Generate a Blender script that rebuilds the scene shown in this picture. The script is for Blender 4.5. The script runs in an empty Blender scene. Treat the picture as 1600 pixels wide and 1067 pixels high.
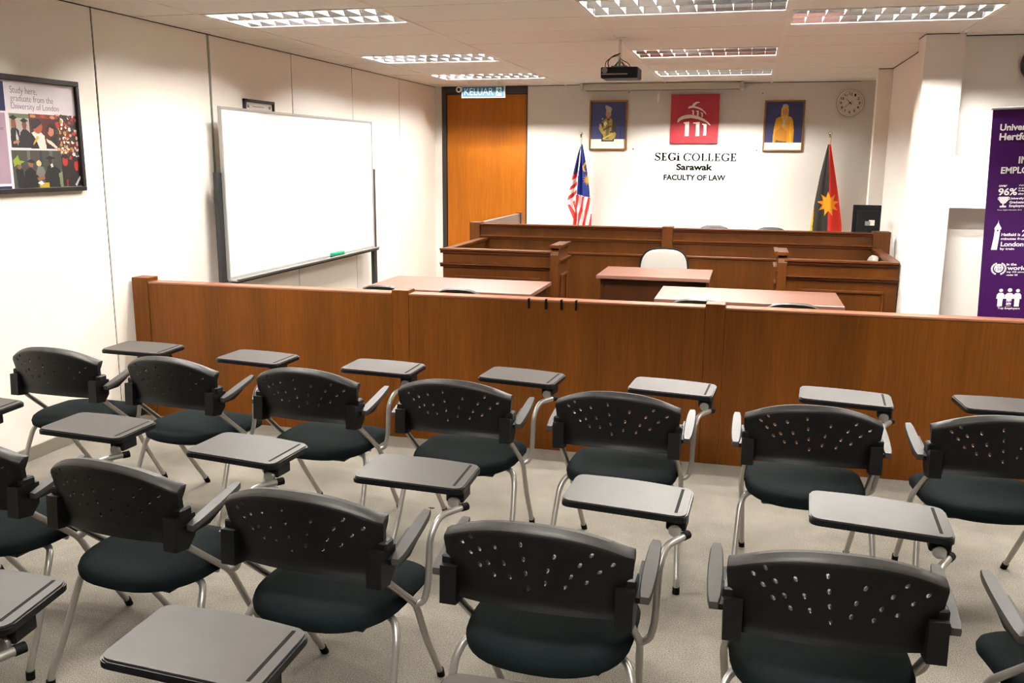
import bpy, bmesh, math, random
from mathutils import Vector, Matrix
random.seed(7)
sc = bpy.context.scene
C = sc.collection
PI = math.pi

# ------------------------------------------------------------------ camera, world, exposure
CAM = (3.9105, 0.0, 1.7111)
YAW, PITCH, ROLL, FPX = -0.25245, -0.19849, 0.00650, 1416.68
fwd = Vector((math.sin(YAW)*math.cos(PITCH), math.cos(YAW)*math.cos(PITCH), math.sin(PITCH)))
rgt = Vector((math.cos(YAW), -math.sin(YAW), 0)); upv = rgt.cross(fwd)
r2 = rgt*math.cos(ROLL) + upv*math.sin(ROLL); u2 = -rgt*math.sin(ROLL) + upv*math.cos(ROLL)
cam = bpy.data.cameras.new('camera'); cam_o = bpy.data.objects.new('camera', cam); C.objects.link(cam_o)
M = Matrix((r2, u2, -fwd)).transposed().to_4x4(); M.translation = Vector(CAM); cam_o.matrix_world = M
cam.sensor_width = 36.0; cam.lens = 36.0*FPX/1600.0; cam.clip_start = 0.05
sc.camera = cam_o
sc.view_settings.view_transform = 'Standard'; sc.view_settings.look = 'None'
sc.view_settings.gamma = 1.0; sc.view_settings.use_curve_mapping = False
sc.view_settings.exposure = 0.0
sc.cycles.use_denoising = True; sc.cycles.filter_width = 1.1
sc.cycles.caustics_reflective = False; sc.cycles.caustics_refractive = False
sc.cycles.max_bounces = 12; sc.cycles.diffuse_bounces = 9; sc.cycles.sample_clamp_indirect = 6.0
w = bpy.data.worlds.new('world'); sc.world = w; w.use_nodes = True
w.node_tree.nodes['Background'].inputs[0].default_value = (1, 0.98, 0.95, 1)
w.node_tree.nodes['Background'].inputs[1].default_value = 0.0
TUBE = 640.0                       # strength of the fluorescent tubes

H = 2.594; F = 11.176; YB = -2.6; XR = 7.4; PY = 5.106
GX = [0.0, 0.483, 1.683, 2.883, 4.083, 5.283, 6.483, XR]
K0, TD = 5.327, 0.6066

# ------------------------------------------------------------------ materials
def lin(h):
    h = h.lstrip('#'); v = [int(h[i:i+2], 16)/255 for i in (0, 2, 4)]
    return tuple(c/12.92 if c <= .04045 else ((c+.055)/1.055)**2.4 for c in v)
def mat(name, col, rough=.5, metal=0., spec=.5, noise=0., nscale=20., bump=0., bscale=200., coat=0., sheen=0.):
    m = bpy.data.materials.new(name); m.use_nodes = True; nt = m.node_tree; b = nt.nodes['Principled BSDF']
    c = lin(col) if isinstance(col, str) else col
    b.inputs['Base Color'].default_value = (*c, 1); b.inputs['Roughness'].default_value = rough
    b.inputs['Metallic'].default_value = metal; b.inputs['Specular IOR Level'].default_value = spec
    if coat: b.inputs['Coat Weight'].default_value = coat
    if sheen: b.inputs['Sheen Weight'].default_value = sheen
    tc = nt.nodes.new('ShaderNodeTexCoord')
    if noise:
        n = nt.nodes.new('ShaderNodeTexNoise'); n.inputs['Scale'].default_value = nscale; n.inputs['Detail'].default_value = 5
        nt.links.new(tc.outputs['Object'], n.inputs['Vector'])
        r = nt.nodes.new('ShaderNodeValToRGB')
        r.color_ramp.elements[0].position = .3; r.color_ramp.elements[1].position = .7
        r.color_ramp.elements[0].color = (*[x*(1-noise) for x in c], 1); r.color_ramp.elements[1].color = (*[min(1, x*(1+noise)) for x in c], 1)
        nt.links.new(n.outputs['Fac'], r.inputs[0]); nt.links.new(r.outputs[0], b.inputs['Base Color'])
    if bump:
        n2 = nt.nodes.new('ShaderNodeTexNoise'); n2.inputs['Scale'].default_value = bscale; n2.inputs['Detail'].default_value = 3
        nt.links.new(tc.outputs['Object'], n2.inputs['Vector'])
        bp = nt.nodes.new('ShaderNodeBump'); bp.inputs['Strength'].default_value = bump; bp.inputs['Distance'].default_value = .004
        nt.links.new(n2.outputs['Fac'], bp.inputs['Height']); nt.links.new(bp.outputs[0], b.inputs['Normal'])
    return m
def wood(name, c1, c2, axis='z', rough=.38, fine=70., broad=5., spec=.22):
    m = bpy.data.materials.new(name); m.use_nodes = True; nt = m.node_tree; b = nt.nodes['Principled BSDF']
    tc = nt.nodes.new('ShaderNodeTexCoord')
    def nz(scale, det):
        mp = nt.nodes.new('ShaderNodeMapping'); s = [scale]*3; s['xyz'.index(axis)] = scale*.045
        mp.inputs['Scale'].default_value = s
        nt.links.new(tc.outputs['Object'], mp.inputs['Vector'])
        n = nt.nodes.new('ShaderNodeTexNoise'); n.inputs['Scale'].default_value = 1; n.inputs['Detail'].default_value = det
        nt.links.new(mp.outputs[0], n.inputs['Vector']); return n
    a, d = nz(broad, 3), nz(fine, 6)
    mx = nt.nodes.new('ShaderNodeMath'); mx.operation = 'MULTIPLY_ADD'
    nt.links.new(a.outputs['Fac'], mx.inputs[0]); mx.inputs[1].default_value = .55
    m2 = nt.nodes.new('ShaderNodeMath'); m2.operation = 'MULTIPLY'; m2.inputs[1].default_value = .45
    nt.links.new(d.outputs['Fac'], m2.inputs[0]); nt.links.new(m2.outputs[0], mx.inputs[2])
    r = nt.nodes.new('ShaderNodeValToRGB'); r.color_ramp.elements[0].position = .36; r.color_ramp.elements[1].position = .64
    r.color_ramp.elements[0].color = (*lin(c1), 1); r.color_ramp.elements[1].color = (*lin(c2), 1)
    nt.links.new(mx.outputs[0], r.inputs[0]); nt.links.new(r.outputs[0], b.inputs['Base Color'])
    b.inputs['Roughness'].default_value = rough; b.inputs['Specular IOR Level'].default_value = spec
    return m
def emis(name, col, s):
    m = bpy.data.materials.new(name); m.use_nodes = True; nt = m.node_tree; b = nt.nodes['Principled BSDF']
    b.inputs['Base Color'].default_value = (*lin(col), 1); b.inputs['Emission Color'].default_value = (*lin(col), 1)
    b.inputs['Emission Strength'].default_value = s; return m
def vcol(name, rough=.5):
    m = bpy.data.materials.new(name); m.use_nodes = True; nt = m.node_tree; b = nt.nodes['Principled BSDF']
    a = nt.nodes.new('ShaderNodeAttribute'); a.attribute_name = 'Col'
    nt.links.new(a.outputs['Color'], b.inputs['Base Color']); b.inputs['Roughness'].default_value = rough; return m

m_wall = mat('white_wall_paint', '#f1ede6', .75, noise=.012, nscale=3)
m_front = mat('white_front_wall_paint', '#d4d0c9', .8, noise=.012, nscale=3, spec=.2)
m_panel = mat('white_wall_panel', '#f0ebe2', .6, noise=.012, nscale=2)
m_dark = mat('dark_groove', '#0a0a0a', .8)
m_alu = mat('aluminium_channel', '#8c968c', .45, .6)
m_ceil = mat('ceiling_tile_board', '#f0ebe4', .9, noise=.02, nscale=40, bump=.15, bscale=300)
m_tee = mat('white_ceiling_tee', '#f2ece2', .6)
m_carpet = mat('beige_grey_carpet', '#837e75', .95, noise=.10, nscale=9, bump=.6, bscale=420, spec=.1)
m_skirt = mat('beige_skirting', '#7f786b', .6)
def carpet_detail(m):
    nt = m.node_tree; b = nt.nodes['Principled BSDF']; tc = [n for n in nt.nodes if n.type == 'TEX_COORD'][0]
    src = b.inputs['Base Color'].links[0].from_socket
    n = nt.nodes.new('ShaderNodeTexNoise'); n.inputs['Scale'].default_value = 240; n.inputs['Detail'].default_value = 4
    nt.links.new(tc.outputs['Object'], n.inputs['Vector'])
    r = nt.nodes.new('ShaderNodeValToRGB'); r.color_ramp.elements[0].position = .33; r.color_ramp.elements[1].position = .66
    r.color_ramp.elements[0].color = (.52, .51, .49, 1); r.color_ramp.elements[1].color = (1.34, 1.33, 1.32, 1)
    nt.links.new(n.outputs['Fac'], r.inputs[0])
    mx = nt.nodes.new('ShaderNodeMix'); mx.data_type = 'RGBA'; mx.blend_type = 'MULTIPLY'; mx.inputs[0].default_value = 1
    nt.links.new(src, mx.inputs[6]); nt.links.new(r.outputs[0], mx.inputs[7]); nt.links.new(mx.outputs[2], b.inputs['Base Color'])
carpet_detail(m_carpet)
m_bar = wood('reddish_brown_veneer', '#532d04', '#703d0b', 'z', .42, 90, 6)
m_barx = wood('sheen_toned_rail_veneer', '#7a4c36', '#906048', 'x', .28, 90, 6, .45)  # rail colour lifted to include the sheen along its top
m_bench = wood('courtroom_bench_veneer', '#3b1c02', '#4f2a06', 'z', .4, 80, 6)
m_mould = wood('courtroom_moulding_wood', '#3f1d09', '#573013', 'x', .3, 80, 6)
m_top = wood('reddish_table_laminate', '#6d4a3e', '#7a574a', 'x', .33, 60, 4, .5)
m_desk = wood('dark_desk_veneer', '#291203', '#351a05', 'z', .4, 80, 6)
m_door = wood('golden_brown_door_veneer', '#834703', '#9c5807', 'z', .4, 100, 6)
m_frame = mat('dark_door_frame', '#17110a', .5)
m_blackp = mat('black_plastic', '#060606', .48, noise=.15, nscale=60, bump=.05, bscale=900, spec=.28)
m_rim = mat('top_lit_black_plastic_rim', '#2e2c2a', .5, noise=.2, nscale=30, spec=.35)  # greyer colour stands in for light on the upward-facing rim
m_greyp = mat('worn_grey_armrest_plastic', '#33302e', .5, noise=.12, nscale=40, bump=.08, bscale=900)
m_tab = mat('grey_tablet_laminate', '#36322f', .46, spec=.34, noise=.07, nscale=14)
m_edge = mat('black_tablet_edging', '#08090b', .4, spec=.35)
m_fabric = mat('black_green_fabric', '#080f10', .95, noise=.2, nscale=250, bump=.35, bscale=700, spec=.08)
m_metal = mat('silver_grey_tube', '#a9a6a1', .34, .75)
m_rubber = mat('black_rubber', '#050505', .8, spec=.15)
m_leather = mat('black_leather', '#060707', .5, noise=.2, nscale=30)
m_whitev = mat('white_upholstery', '#8d8983', .6)
m_board = mat('white_board_enamel', '#f0eeee', .25)
m_boardf = mat('light_aluminium_frame', '#b9b9b6', .4, .5)
m_leg = mat('dark_grey_steel', '#2a2c2c', .5, .2)
m_green = mat('green_eraser_foam', '#128f68', .7)
m_felt = mat('dark_felt', '#1b4238', .9)
m_white = mat('white_plastic', '#ece8e2', .5)
m_refl = mat('mirror_louvre_aluminium', '#cfcdd2', .16, 1.)
m_louv = mat('white_louvre_blade', '#eeeef0', .35, .0)
m_tray = mat('white_fitting_tray', '#f2f2f0', .5)
m_tube = emis('fluorescent_tube', '#fffaf2', TUBE)
m_gold = mat('gold_picture_frame', '#80571c', .4, .3, noise=.15, nscale=60)
m_red = mat('red_logo_panel', '#9c0f22', .45)
m_black = mat('black_lettering', '#030302', .8, spec=.05)
m_blackf = mat('black_picture_frame', '#0c0807', .4)
m_pic = vcol('printed_picture', .45)
m_flag = vcol('flag_cloth', .75)
m_chrome = mat('chrome', '#d6d0c4', .15, 1.)
m_pole = mat('ivory_pole', '#c9bfae', .4)
m_screen = mat('off_white_screen_case', '#b8b2a5', .5)
m_purple = mat('purple_banner_print', '#3a0650', .6, noise=.05, nscale=8, spec=.2)
m_print = mat('white_banner_print', '#f0ecf0', .5)
m_clock = mat('clock_face_white', '#d2cdc0', .5)
m_sign = emis('teal_lit_sign', '#034058', .14)
m_signw = emis('white_lit_lettering', '#a9c2c4', .22)
m_grey = mat('grey_detail', '#7f7d79', .5)
m_cream = mat('pinkish_laminate', '#80685c', .45)
m_mon = mat('black_monitor_shell', '#050608', .55, spec=.2)
m_cable = mat('black_cable', '#17150f', .5)

# ------------------------------------------------------------------ mesh helpers
def box(bm, x0, x1, y0, y1, z0, z1, bev=0., seg=1):
    vs = [bm.verts.new(p) for p in ((x0,y0,z0),(x1,y0,z0),(x1,y1,z0),(x0,y1,z0),(x0,y0,z1),(x1,y0,z1),(x1,y1,z1),(x0,y1,z1))]
    fs = [bm.faces.new([vs[i] for i in q]) for q in ((0,3,2,1),(4,5,6,7),(0,1,5,4),(1,2,6,5),(2,3,7,6),(3,0,4,7))]
    if bev:
        es = list({e for f in fs for e in f.edges})
        bmesh.ops.bevel(bm, geom=es, offset=bev, segments=seg, affect='EDGES', profile=.5)
    return vs
def fillet(pts, r, n=6):
    pts = [Vector(p) for p in pts]; out = [pts[0]]
    for i in range(1, len(pts)-1):
        a, b, c = pts[i-1], pts[i], pts[i+1]; d1, d2 = (a-b), (c-b)
        t = min(r, d1.length*.48, d2.length*.48); p, q = b+d1.normalized()*t, b+d2.normalized()*t
        for k in range(n+1):
            s = k/n; out.append((1-s)**2*p + 2*s*(1-s)*b + s*s*q)
    out.append(pts[-1]); return out
def tube(bm, pts, r, seg=12, fil=0., cap=True):
    pts = fillet(pts, fil) if fil else [Vector(p) for p in pts]
    n = len(pts); prev = None; rings = []
    for i, p in enumerate(pts):
        t = (pts[min(i+1, n-1)] - pts[max(i-1, 0)]).normalized()
        if prev is None:
            a = Vector((0, 0, 1)) if abs(t.z) < .9 else Vector((1, 0, 0)); u = t.cross(a).normalized()
        else: u = (prev - t*prev.dot(t)).normalized()
        prev = u; v = t.cross(u); rr = r[i] if isinstance(r, (list, tuple)) else r
        rings.append([bm.verts.new(p + (u*math.cos(2*PI*k/seg) + v*math.sin(2*PI*k/seg))*rr) for k in range(seg)])
    for a, b in zip(rings, rings[1:]):
        for k in range(seg): bm.faces.new((a[k], a[(k+1) % seg], b[(k+1) % seg], b[k]))
    if cap: bm.faces.new(rings[0][::-1]); bm.faces.new(rings[-1])
def lathe(bm, prof, c=(0, 0, 0), seg=24, axis='z'):
    rings = []
    for r, h in prof:
        ring = []
        for k in range(seg):
            a = 2*PI*k/seg; p = (r*math.cos(a), r*math.sin(a), h)
            if axis == 'y': p = (p[0], p[2], p[1])
            if axis == 'x': p = (p[2], p[0], p[1])
            ring.append(bm.verts.new((p[0]+c[0], p[1]+c[1], p[2]+c[2])))
        rings.append(ring)
    for a, b in zip(rings, rings[1:]):
        for k in range(seg): bm.faces.new((a[k], a[(k+1) % seg], b[(k+1) % seg], b[k]))
    bm.faces.new(rings[0][::-1]); bm.faces.new(rings[-1])
def prism(bm, poly, a, b, f):
    """poly of 2-D points, extruded from a to b; f(u,v,t) gives the 3-D point"""
    va = [bm.verts.new(f(u, v, a)) for u, v in poly]; vb = [bm.verts.new(f(u, v, b)) for u, v in poly]; n = len(poly)
    bm.faces.new(va[::-1]); bm.faces.new(vb)
    for i in range(n): bm.faces.new((va[i], va[(i+1) % n], vb[(i+1) % n], vb[i]))
XZ = lambda y0, s=-1: (lambda u, v, t: (u, y0+s*t, v))       # plane facing the room from the front wall
def new(): return bmesh.new()
def obj(name, bm, m, parent=None, smooth=False, world=True):
    bmesh.ops.recalc_face_normals(bm, faces=bm.faces)
    if parent is not None and world:
        mw = parent.matrix_world if not parent.parent else None
        bmesh.ops.translate(bm, verts=bm.verts, vec=-Vector(origin(parent)))
    me = bpy.data.meshes.new(name); bm.to_mesh(me); bm.free(); me.materials.append(m)
    if smooth:
        for p in me.polygons: p.use_smooth = True
        try: me.set_sharp_from_angle(angle=math.radians(38))
        except Exception: pass
    o = bpy.data.objects.new(name, me); C.objects.link(o)
    if parent is not None: o.parent = parent
    return o
def origin(o):
    v = Vector(o.location)
    while o.parent: o = o.parent; v = v + Vector(o.location)
    return v
def thing(name, label, cat, loc=(0, 0, 0), group=None):
    o = bpy.data.objects.new(name, None); C.objects.link(o); o.location = loc; o.empty_display_size = .1
    tag(o, label, cat, group); return o
def tag(o, label, cat, group=None):
    o['label'] = label; o['category'] = cat; o['kind'] = 'thing'
    if group: o['group'] = group
    return o
def struct(name, bm, m, parent=None, smooth=False):
    o = obj(name, bm, m, parent, smooth); o['kind'] = 'structure'; return o
def solo(name, bm, m, label, cat, loc, group=None, smooth=False):
    bmesh.ops.translate(bm, verts=bm.verts, vec=-Vector(loc))
    o = obj(name, bm, m, None, smooth); o.location = loc; return tag(o, label, cat, group)
def dup(o, parent=None):
    c = o.copy(); C.objects.link(c); c.parent = parent
    for ch in list(o.children): dup(ch, c)
    return c
def text_bm(s, x0, x1, z0, z1, bold=0., depth=.002):
    """the words fitted to a box, lying in (u, v) = (x, z), t outwards"""
    cu = bpy.data.curves.new('t', 'FONT'); cu.body = s; cu.size = 1; cu.offset = bold; cu.extrude = .5; cu.resolution_u = 4
    o = bpy.data.objects.new('t', cu); C.objects.link(o)
    dg = bpy.context.evaluated_depsgraph_get(); me = bpy.data.meshes.new_from_object(o.evaluated_get(dg))
    bpy.data.objects.remove(o); bpy.data.curves.remove(cu)
    xs = [v.co.x for v in me.vertices]; ys = [v.co.y for v in me.vertices]
    ax, bx, ay, by = min(xs), max(xs), min(ys), max(ys)
    sx = (x1-x0)/(bx-ax) if x1 is not None else (z1-z0)/(by-ay)
    for v in me.vertices:
        v.co = Vector((x0+(v.co.x-ax)*sx, z0+(v.co.y-ay)/(by-ay)*(z1-z0), (v.co.z+.5)*depth))
    return me
def put_text(bm, s, x0, x1, z0, z1, f, bold=0., depth=.002):
    me = text_bm(s, x0, x1, z0, z1, bold, depth)
    n = len(bm.verts); bm.from_mesh(me); bm.verts.ensure_lookup_table()
    for v in bm.verts[n:]: v.co = Vector(f(v.co.x, v.co.y, v.co.z))
    bpy.data.meshes.remove(me)
# painted pictures: a fine grid of faces, each with the colour the print has there
def inside(poly, x, y):
    c = False; j = len(poly)-1
    for i in range(len(poly)):
        xi, yi = poly[i]; xj, yj = poly[j]
        if (yi > y) != (yj > y) and x < (xj-xi)*(y-yi)/(yj-yi)+xi: c = not c
        j = i
    return c
def hit(s, x, y):
    if s[0] == 'p': return inside(s[1], x, y)
    if s[0] == 'e':
        cx, cy, rx, ry = s[1]; return ((x-cx)/rx)**2+((y-cy)/ry)**2 <= 1
    x0, y0, x1, y1 = s[1]; return x0 <= x <= x1 and y0 <= y <= y1
def paint(name, w, h, nx, ny, shapes, f, m, parent=None, shape=None, thick=0.):
    """grid over (0..w, 0..h) in drawing units, f(px, py) -> 3-D point; last shape that covers a face wins"""
    boxed = []
    for s in shapes:
        if s[0] == 'p': xs = [p[0] for p in s[1]]; ys = [p[1] for p in s[1]]; bb = (min(xs), min(ys), max(xs), max(ys))
        elif s[0] == 'e': cx, cy, rx, ry = s[1]; bb = (cx-rx, cy-ry, cx+rx, cy+ry)
        else: bb = s[1]
        boxed.append((s, bb, (*[c_*(.40+.48*c_) for c_ in lin(s[2])], 1)))
    me = bpy.data.meshes.new(name); P, Q = [], []
    for j in range(ny+1):
        for i in range(nx+1):
            P.append(shape(i/nx, j/ny) if shape else (w*i/nx, h*j/ny))
    for j in range(ny):
        for i in range(nx): a = j*(nx+1)+i; Q.append((a, a+1, a+nx+2, a+nx+1))
    off = Vector(origin(parent)) if parent else Vector()
    me.from_pydata([Vector(f(*p))-off for p in P], [], Q)
    at = me.attributes.new('Col', 'FLOAT_COLOR', 'FACE')
    for k, q in enumerate(Q):
        x = sum(P[v][0] for v in q)/4; y = sum(P[v][1] for v in q)/4; c = (1, 1, 1, 1)
        for s, bb, col in reversed(boxed):
            if bb[0] <= x <= bb[2] and bb[1] <= y <= bb[3] and hit(s, x, y): c = col; break
        at.data[k].color = c
    me.materials.append(m); me.update()
    for p in me.polygons: p.use_smooth = True
    o = bpy.data.objects.new(name, me); C.objects.link(o)
    if parent: o.parent = parent
    if thick:
        md = o.modifiers.new('thickness', 'SOLIDIFY'); md.thickness = thick
    return o
R_ = lambda x0, y0, x1, y1, c: ('r', (x0, y0, x1, y1), c)
E_ = lambda cx, cy, rx, ry, c: ('e', (cx, cy, rx, ry), c)
P_ = lambda pts, c: ('p', pts, c)

# ------------------------------------------------------------------ the room
b = new(); box(b, -.2, XR+.2, YB-.2, F+.3, -.1, 0); struct('floor', b, m_carpet)
seams = [-.09, 1.17, 2.42, 3.68, 4.93, 6.17, 7.43, 8.69, 9.96, 11.19]
b = new(); prev = YB
for s in seams:
    g = .016 if abs(s-6.17) < .01 else .0075
    if s < F: box(b, -.03, 0, prev, s-g, 0, H+.1); prev = s+g
box(b, -.03, 0, prev, F+.1, 0, H+.1)
wl = struct('wall_left', b, m_panel)
b = new(); box(b, -.15, -.03, YB-.1, F+.2, 0, H+.1)
for s in seams: box(b, -.03, -.008, s-.02, s+.02, 0, H+.1)
struct('trim_1', b, m_dark)
b = new(); box(b, -.02, .002, 6.156, 6.176, 0, H); struct('trim_2', b, m_alu)
for s in seams[:-1]:
    pass
b = new(); box(b, 0, .012, YB, PY-.03, 0, .078, .002); box(b, 0, .012, PY+.05, F, 0, .078, .002); struct('baseboard_left', b, m_skirt)
# front wall with the door opening
DX0, DX1, DZ = .098, 1.207, H
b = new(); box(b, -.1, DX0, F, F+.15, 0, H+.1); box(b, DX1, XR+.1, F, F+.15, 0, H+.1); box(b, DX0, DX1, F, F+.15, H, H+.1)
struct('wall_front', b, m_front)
b = new(); box(b, DX1, 5.05, F-.012, F, 0, .08, .002); struct('baseboard_front', b, m_skirt)
b = new(); box(b, DX0, .158, F-.01, F+.13, 0, H, .003); box(b, 1.194, DX1, F-.01, F+.13, 0, H, .003); box(b, .158, 1.194, F-.01, F+.13, 2.498, H, .003)
door = struct('door_1', b, m_frame)
b = new(); box(b, .161, 1.191, F+.01, F+.05, .005, 2.494, .003); o = struct('door_leaf', b, m_door, door)
# right-hand walls: plane at the front part, pilaster, column, wall with niches
b = new(); box(b, 5.185, 5.35, 7.35, 9.85, 0, H+.1); box(b, 5.26, 5.35, 9.85, F, 0, H+.1); struct('wall_right', b, m_wall)
b = new(); box(b, 5.054, 5.26, 9.72, 9.86, 0, H+.1, 0); struct('pilaster', b, m_wall)
b = new(); box(b, 5.052, 5.312, 7.2, 7.47, 0, H+.1); struct('column', b, m_wall)
b = new(); box(b, 5.312, XR+.1, 7.34, 7.5, 0, H+.1); box(b, 5.312, XR+.1, 7.2, 7.34, 1.385, 1.757); box(b, 6.9, XR+.1, 7.2, 7.34, 0, H+.1)
struct('wall_front_niche', b, m_wall)
b = new(); box(b, XR, XR+.15, YB-.1, 7.5, 0, H+.1); struct('wall_right_rear', b, m_wall)
b = new(); box(b, -.1, XR+.1, YB-.15, YB, 0, H+.1); struct('wall_back', b, m_wall)
# ceiling: backing slab, tiles with open joints, tees
lights = [(1, 0), (1, 4), (1, 7), (3, 0), (3, 4), (3, 7), (4, 1), (1, -4), (5, -3), (3, -8)]  # fixtures at negative rows are out of view, added to brighten the chairs
b = new(); box(b, -.2, XR+.2, YB-.2, F+.2, H+.105, H+.2); struct('ceiling', b, m_dark)
b = new()
for ci in range(7):
    x0, x1 = GX[ci], GX[ci+1]
    for k in range(-14, 10):
        y0, y1 = K0+TD*k, K0+TD*(k+1)
        y0c, y1c = max(y0, YB), min(y1, F)
        if y1c-y0c < .02 or (ci, k) in lights: continue
        xx1 = min(x1, 5.185 if y0c < 9.6 else 5.26) if y0c > 7.3 else x1
        if xx1-x0 < .02: continue
        j = random.uniform(0, .0015)
        box(b, x0+.002, xx1-.002, y0c+.005, y1c-.005, H+j, H+.014)
o = struct('ceiling_tiles', b, m_ceil); o.name = 'ceiling_panel'
b = new()
for i in (1, 2, 3, 4, 5, 6):
    wd = .006 if i < 3 else .015
    box(b, GX[i]-wd, GX[i]+wd, YB, F if i < 5 else 7.2, H-.007, H+.03)
for ci in range(1, 7):
    for k in range(-14, 10):
        y = K0+TD*k
        if y < YB or y > F-.03 or (y > 7.2 and ci > 4): continue
        if ci == 4 and y > 7.2: x1 = 5.185
        else: x1 = GX[ci+1]-.01
        box(b, GX[ci]+.01, x1, y-.0022, y+.0022, H+.002+random.uniform(0, .003), H+.02)
struct('trim_3', b, m_tee)
b = new(); box(b, 0, .004, YB, F, H-.005, H-.001); box(b, DX1, 5.05, F-.004, F, H-.006, H-.001); struct('trim_4', b, m_dark)
b = new(); box(b, 5.30, XR, 7.335, 7.34, H-.006, H-.001); box(b, 5.05, 5.31, 7.196, 7.2, H-.005, H-.001); box(b, 5.181, 5.185, 7.48, 9.7, H-.006, H-.001); box(b, 5.054, 5.185, 9.716, 9.72, H-.006, H-.001); box(b, 5.048, 5.052, 7.2, 7.47, H-.005, H-.001); struct('trim_5', b, m_dark)

# ------------------------------------------------------------------ recessed fluorescent lights
LABELS = {(1,0):'recessed louvred ceiling light above the whiteboard, nearest the left wall and largest in view',
 (1,4):'recessed louvred ceiling light near the left wall, middle of three in its row',
 (1,7):'recessed louvred ceiling light just in front of the exit sign and wooden door',
 (3,0):'recessed louvred ceiling light cut by the top of the picture, before the projector',
 (3,4):'recessed louvred ceiling light right beside the projector pole',
 (3,7):'recessed louvred ceiling light closest to the projection screen case',
 (4,1):'recessed louvred ceiling light at far right, beside the white column',}
def make_light():
    t = thing('ceiling_light', '', 'ceiling light', (0, 0, H), 'recessed fluorescent ceiling lights')
    W, D, h = 1.19, TD-.012, .085
    b = new(); x0, x1, y0, y1 = -W/2, W/2, -D/2, D/2
    box(b, x0, x1, y0, y1, h, h+.01); box(b, x0, x0+.008, y0, y1, 0, h); box(b, x1-.008, x1, y0, y1, 0, h); box(b, x0, x1, y0, y0+.008, 0, h); box(b, x0, x1, y1-.008, y1, 0, h)
    box(b, x0, x1, y0, y0+.022, -.003, .004); box(b, x0, x1, y1-.022, y1, -.003, .004); box(b, x0, x0+.022, y0, y1, -.003, .004); box(b, x1-.022, x1, y0, y1, -.003, .004)
    obj('tray', b, m_tray, t, world=False)
    b = new()                                             # parabolic side reflectors
    for yc, hw in ((-D/2+.02, .0), (0, .0), (D/2-.02, .0)):
        for s in (-1, 1):
            if (yc < -.1 and s < 0) or (yc > .1 and s > 0): continue
            pr = [(.004, .0), (.03, .018), (.06, .045), (.09, .08)]
            for (a0, z0), (a1, z1) in zip(pr, pr[1:]):
                vs = [b.verts.new(p) for p in ((x0+.02, yc+s*a0, z0), (x1-.02, yc+s*a0, z0), (x1-.02, yc+s*a1, z1), (x0+.02, yc+s*a1, z1))]
                b.faces.new(vs)
    obj('reflector', b, m_refl, t, world=False)
    b = new()
    for yc in (-D/4, D/4):
        for i in range(1, 11):
            x = x0+W*i/11
            prism(b, [(-D/4+.03, .004), (D/4-.03, .004), (D/4-.075, .048), (-D/4+.075, .048)], -.0015, .0015, lambda u, v, s: (x+s*(1 if v < .01 else .3), yc+u, v))
    obj('louvre', b, m_louv, t, world=False)
    for yc in (-D/4, D/4):
        b = new(); tube(b, [(x0+.03, yc, .066), (x1-.03, yc, .066)], .013, 10); obj('tube', b, m_tube, t, True, world=False)
    return t
L0 = make_light(); first = True
for ci, k in lights:
    o = L0 if first else dup(L0); first = False
    o.location = ((GX[ci]+GX[ci+1])/2 if ci < 6 else 6.9, K0+TD*(k+.5), H)
    if (ci, k) in LABELS: o['label'] = LABELS[(ci, k)]
    else: o['label'] = 'unseen recessed louvred ceiling light added above the chair rows for more brightness'

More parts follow.
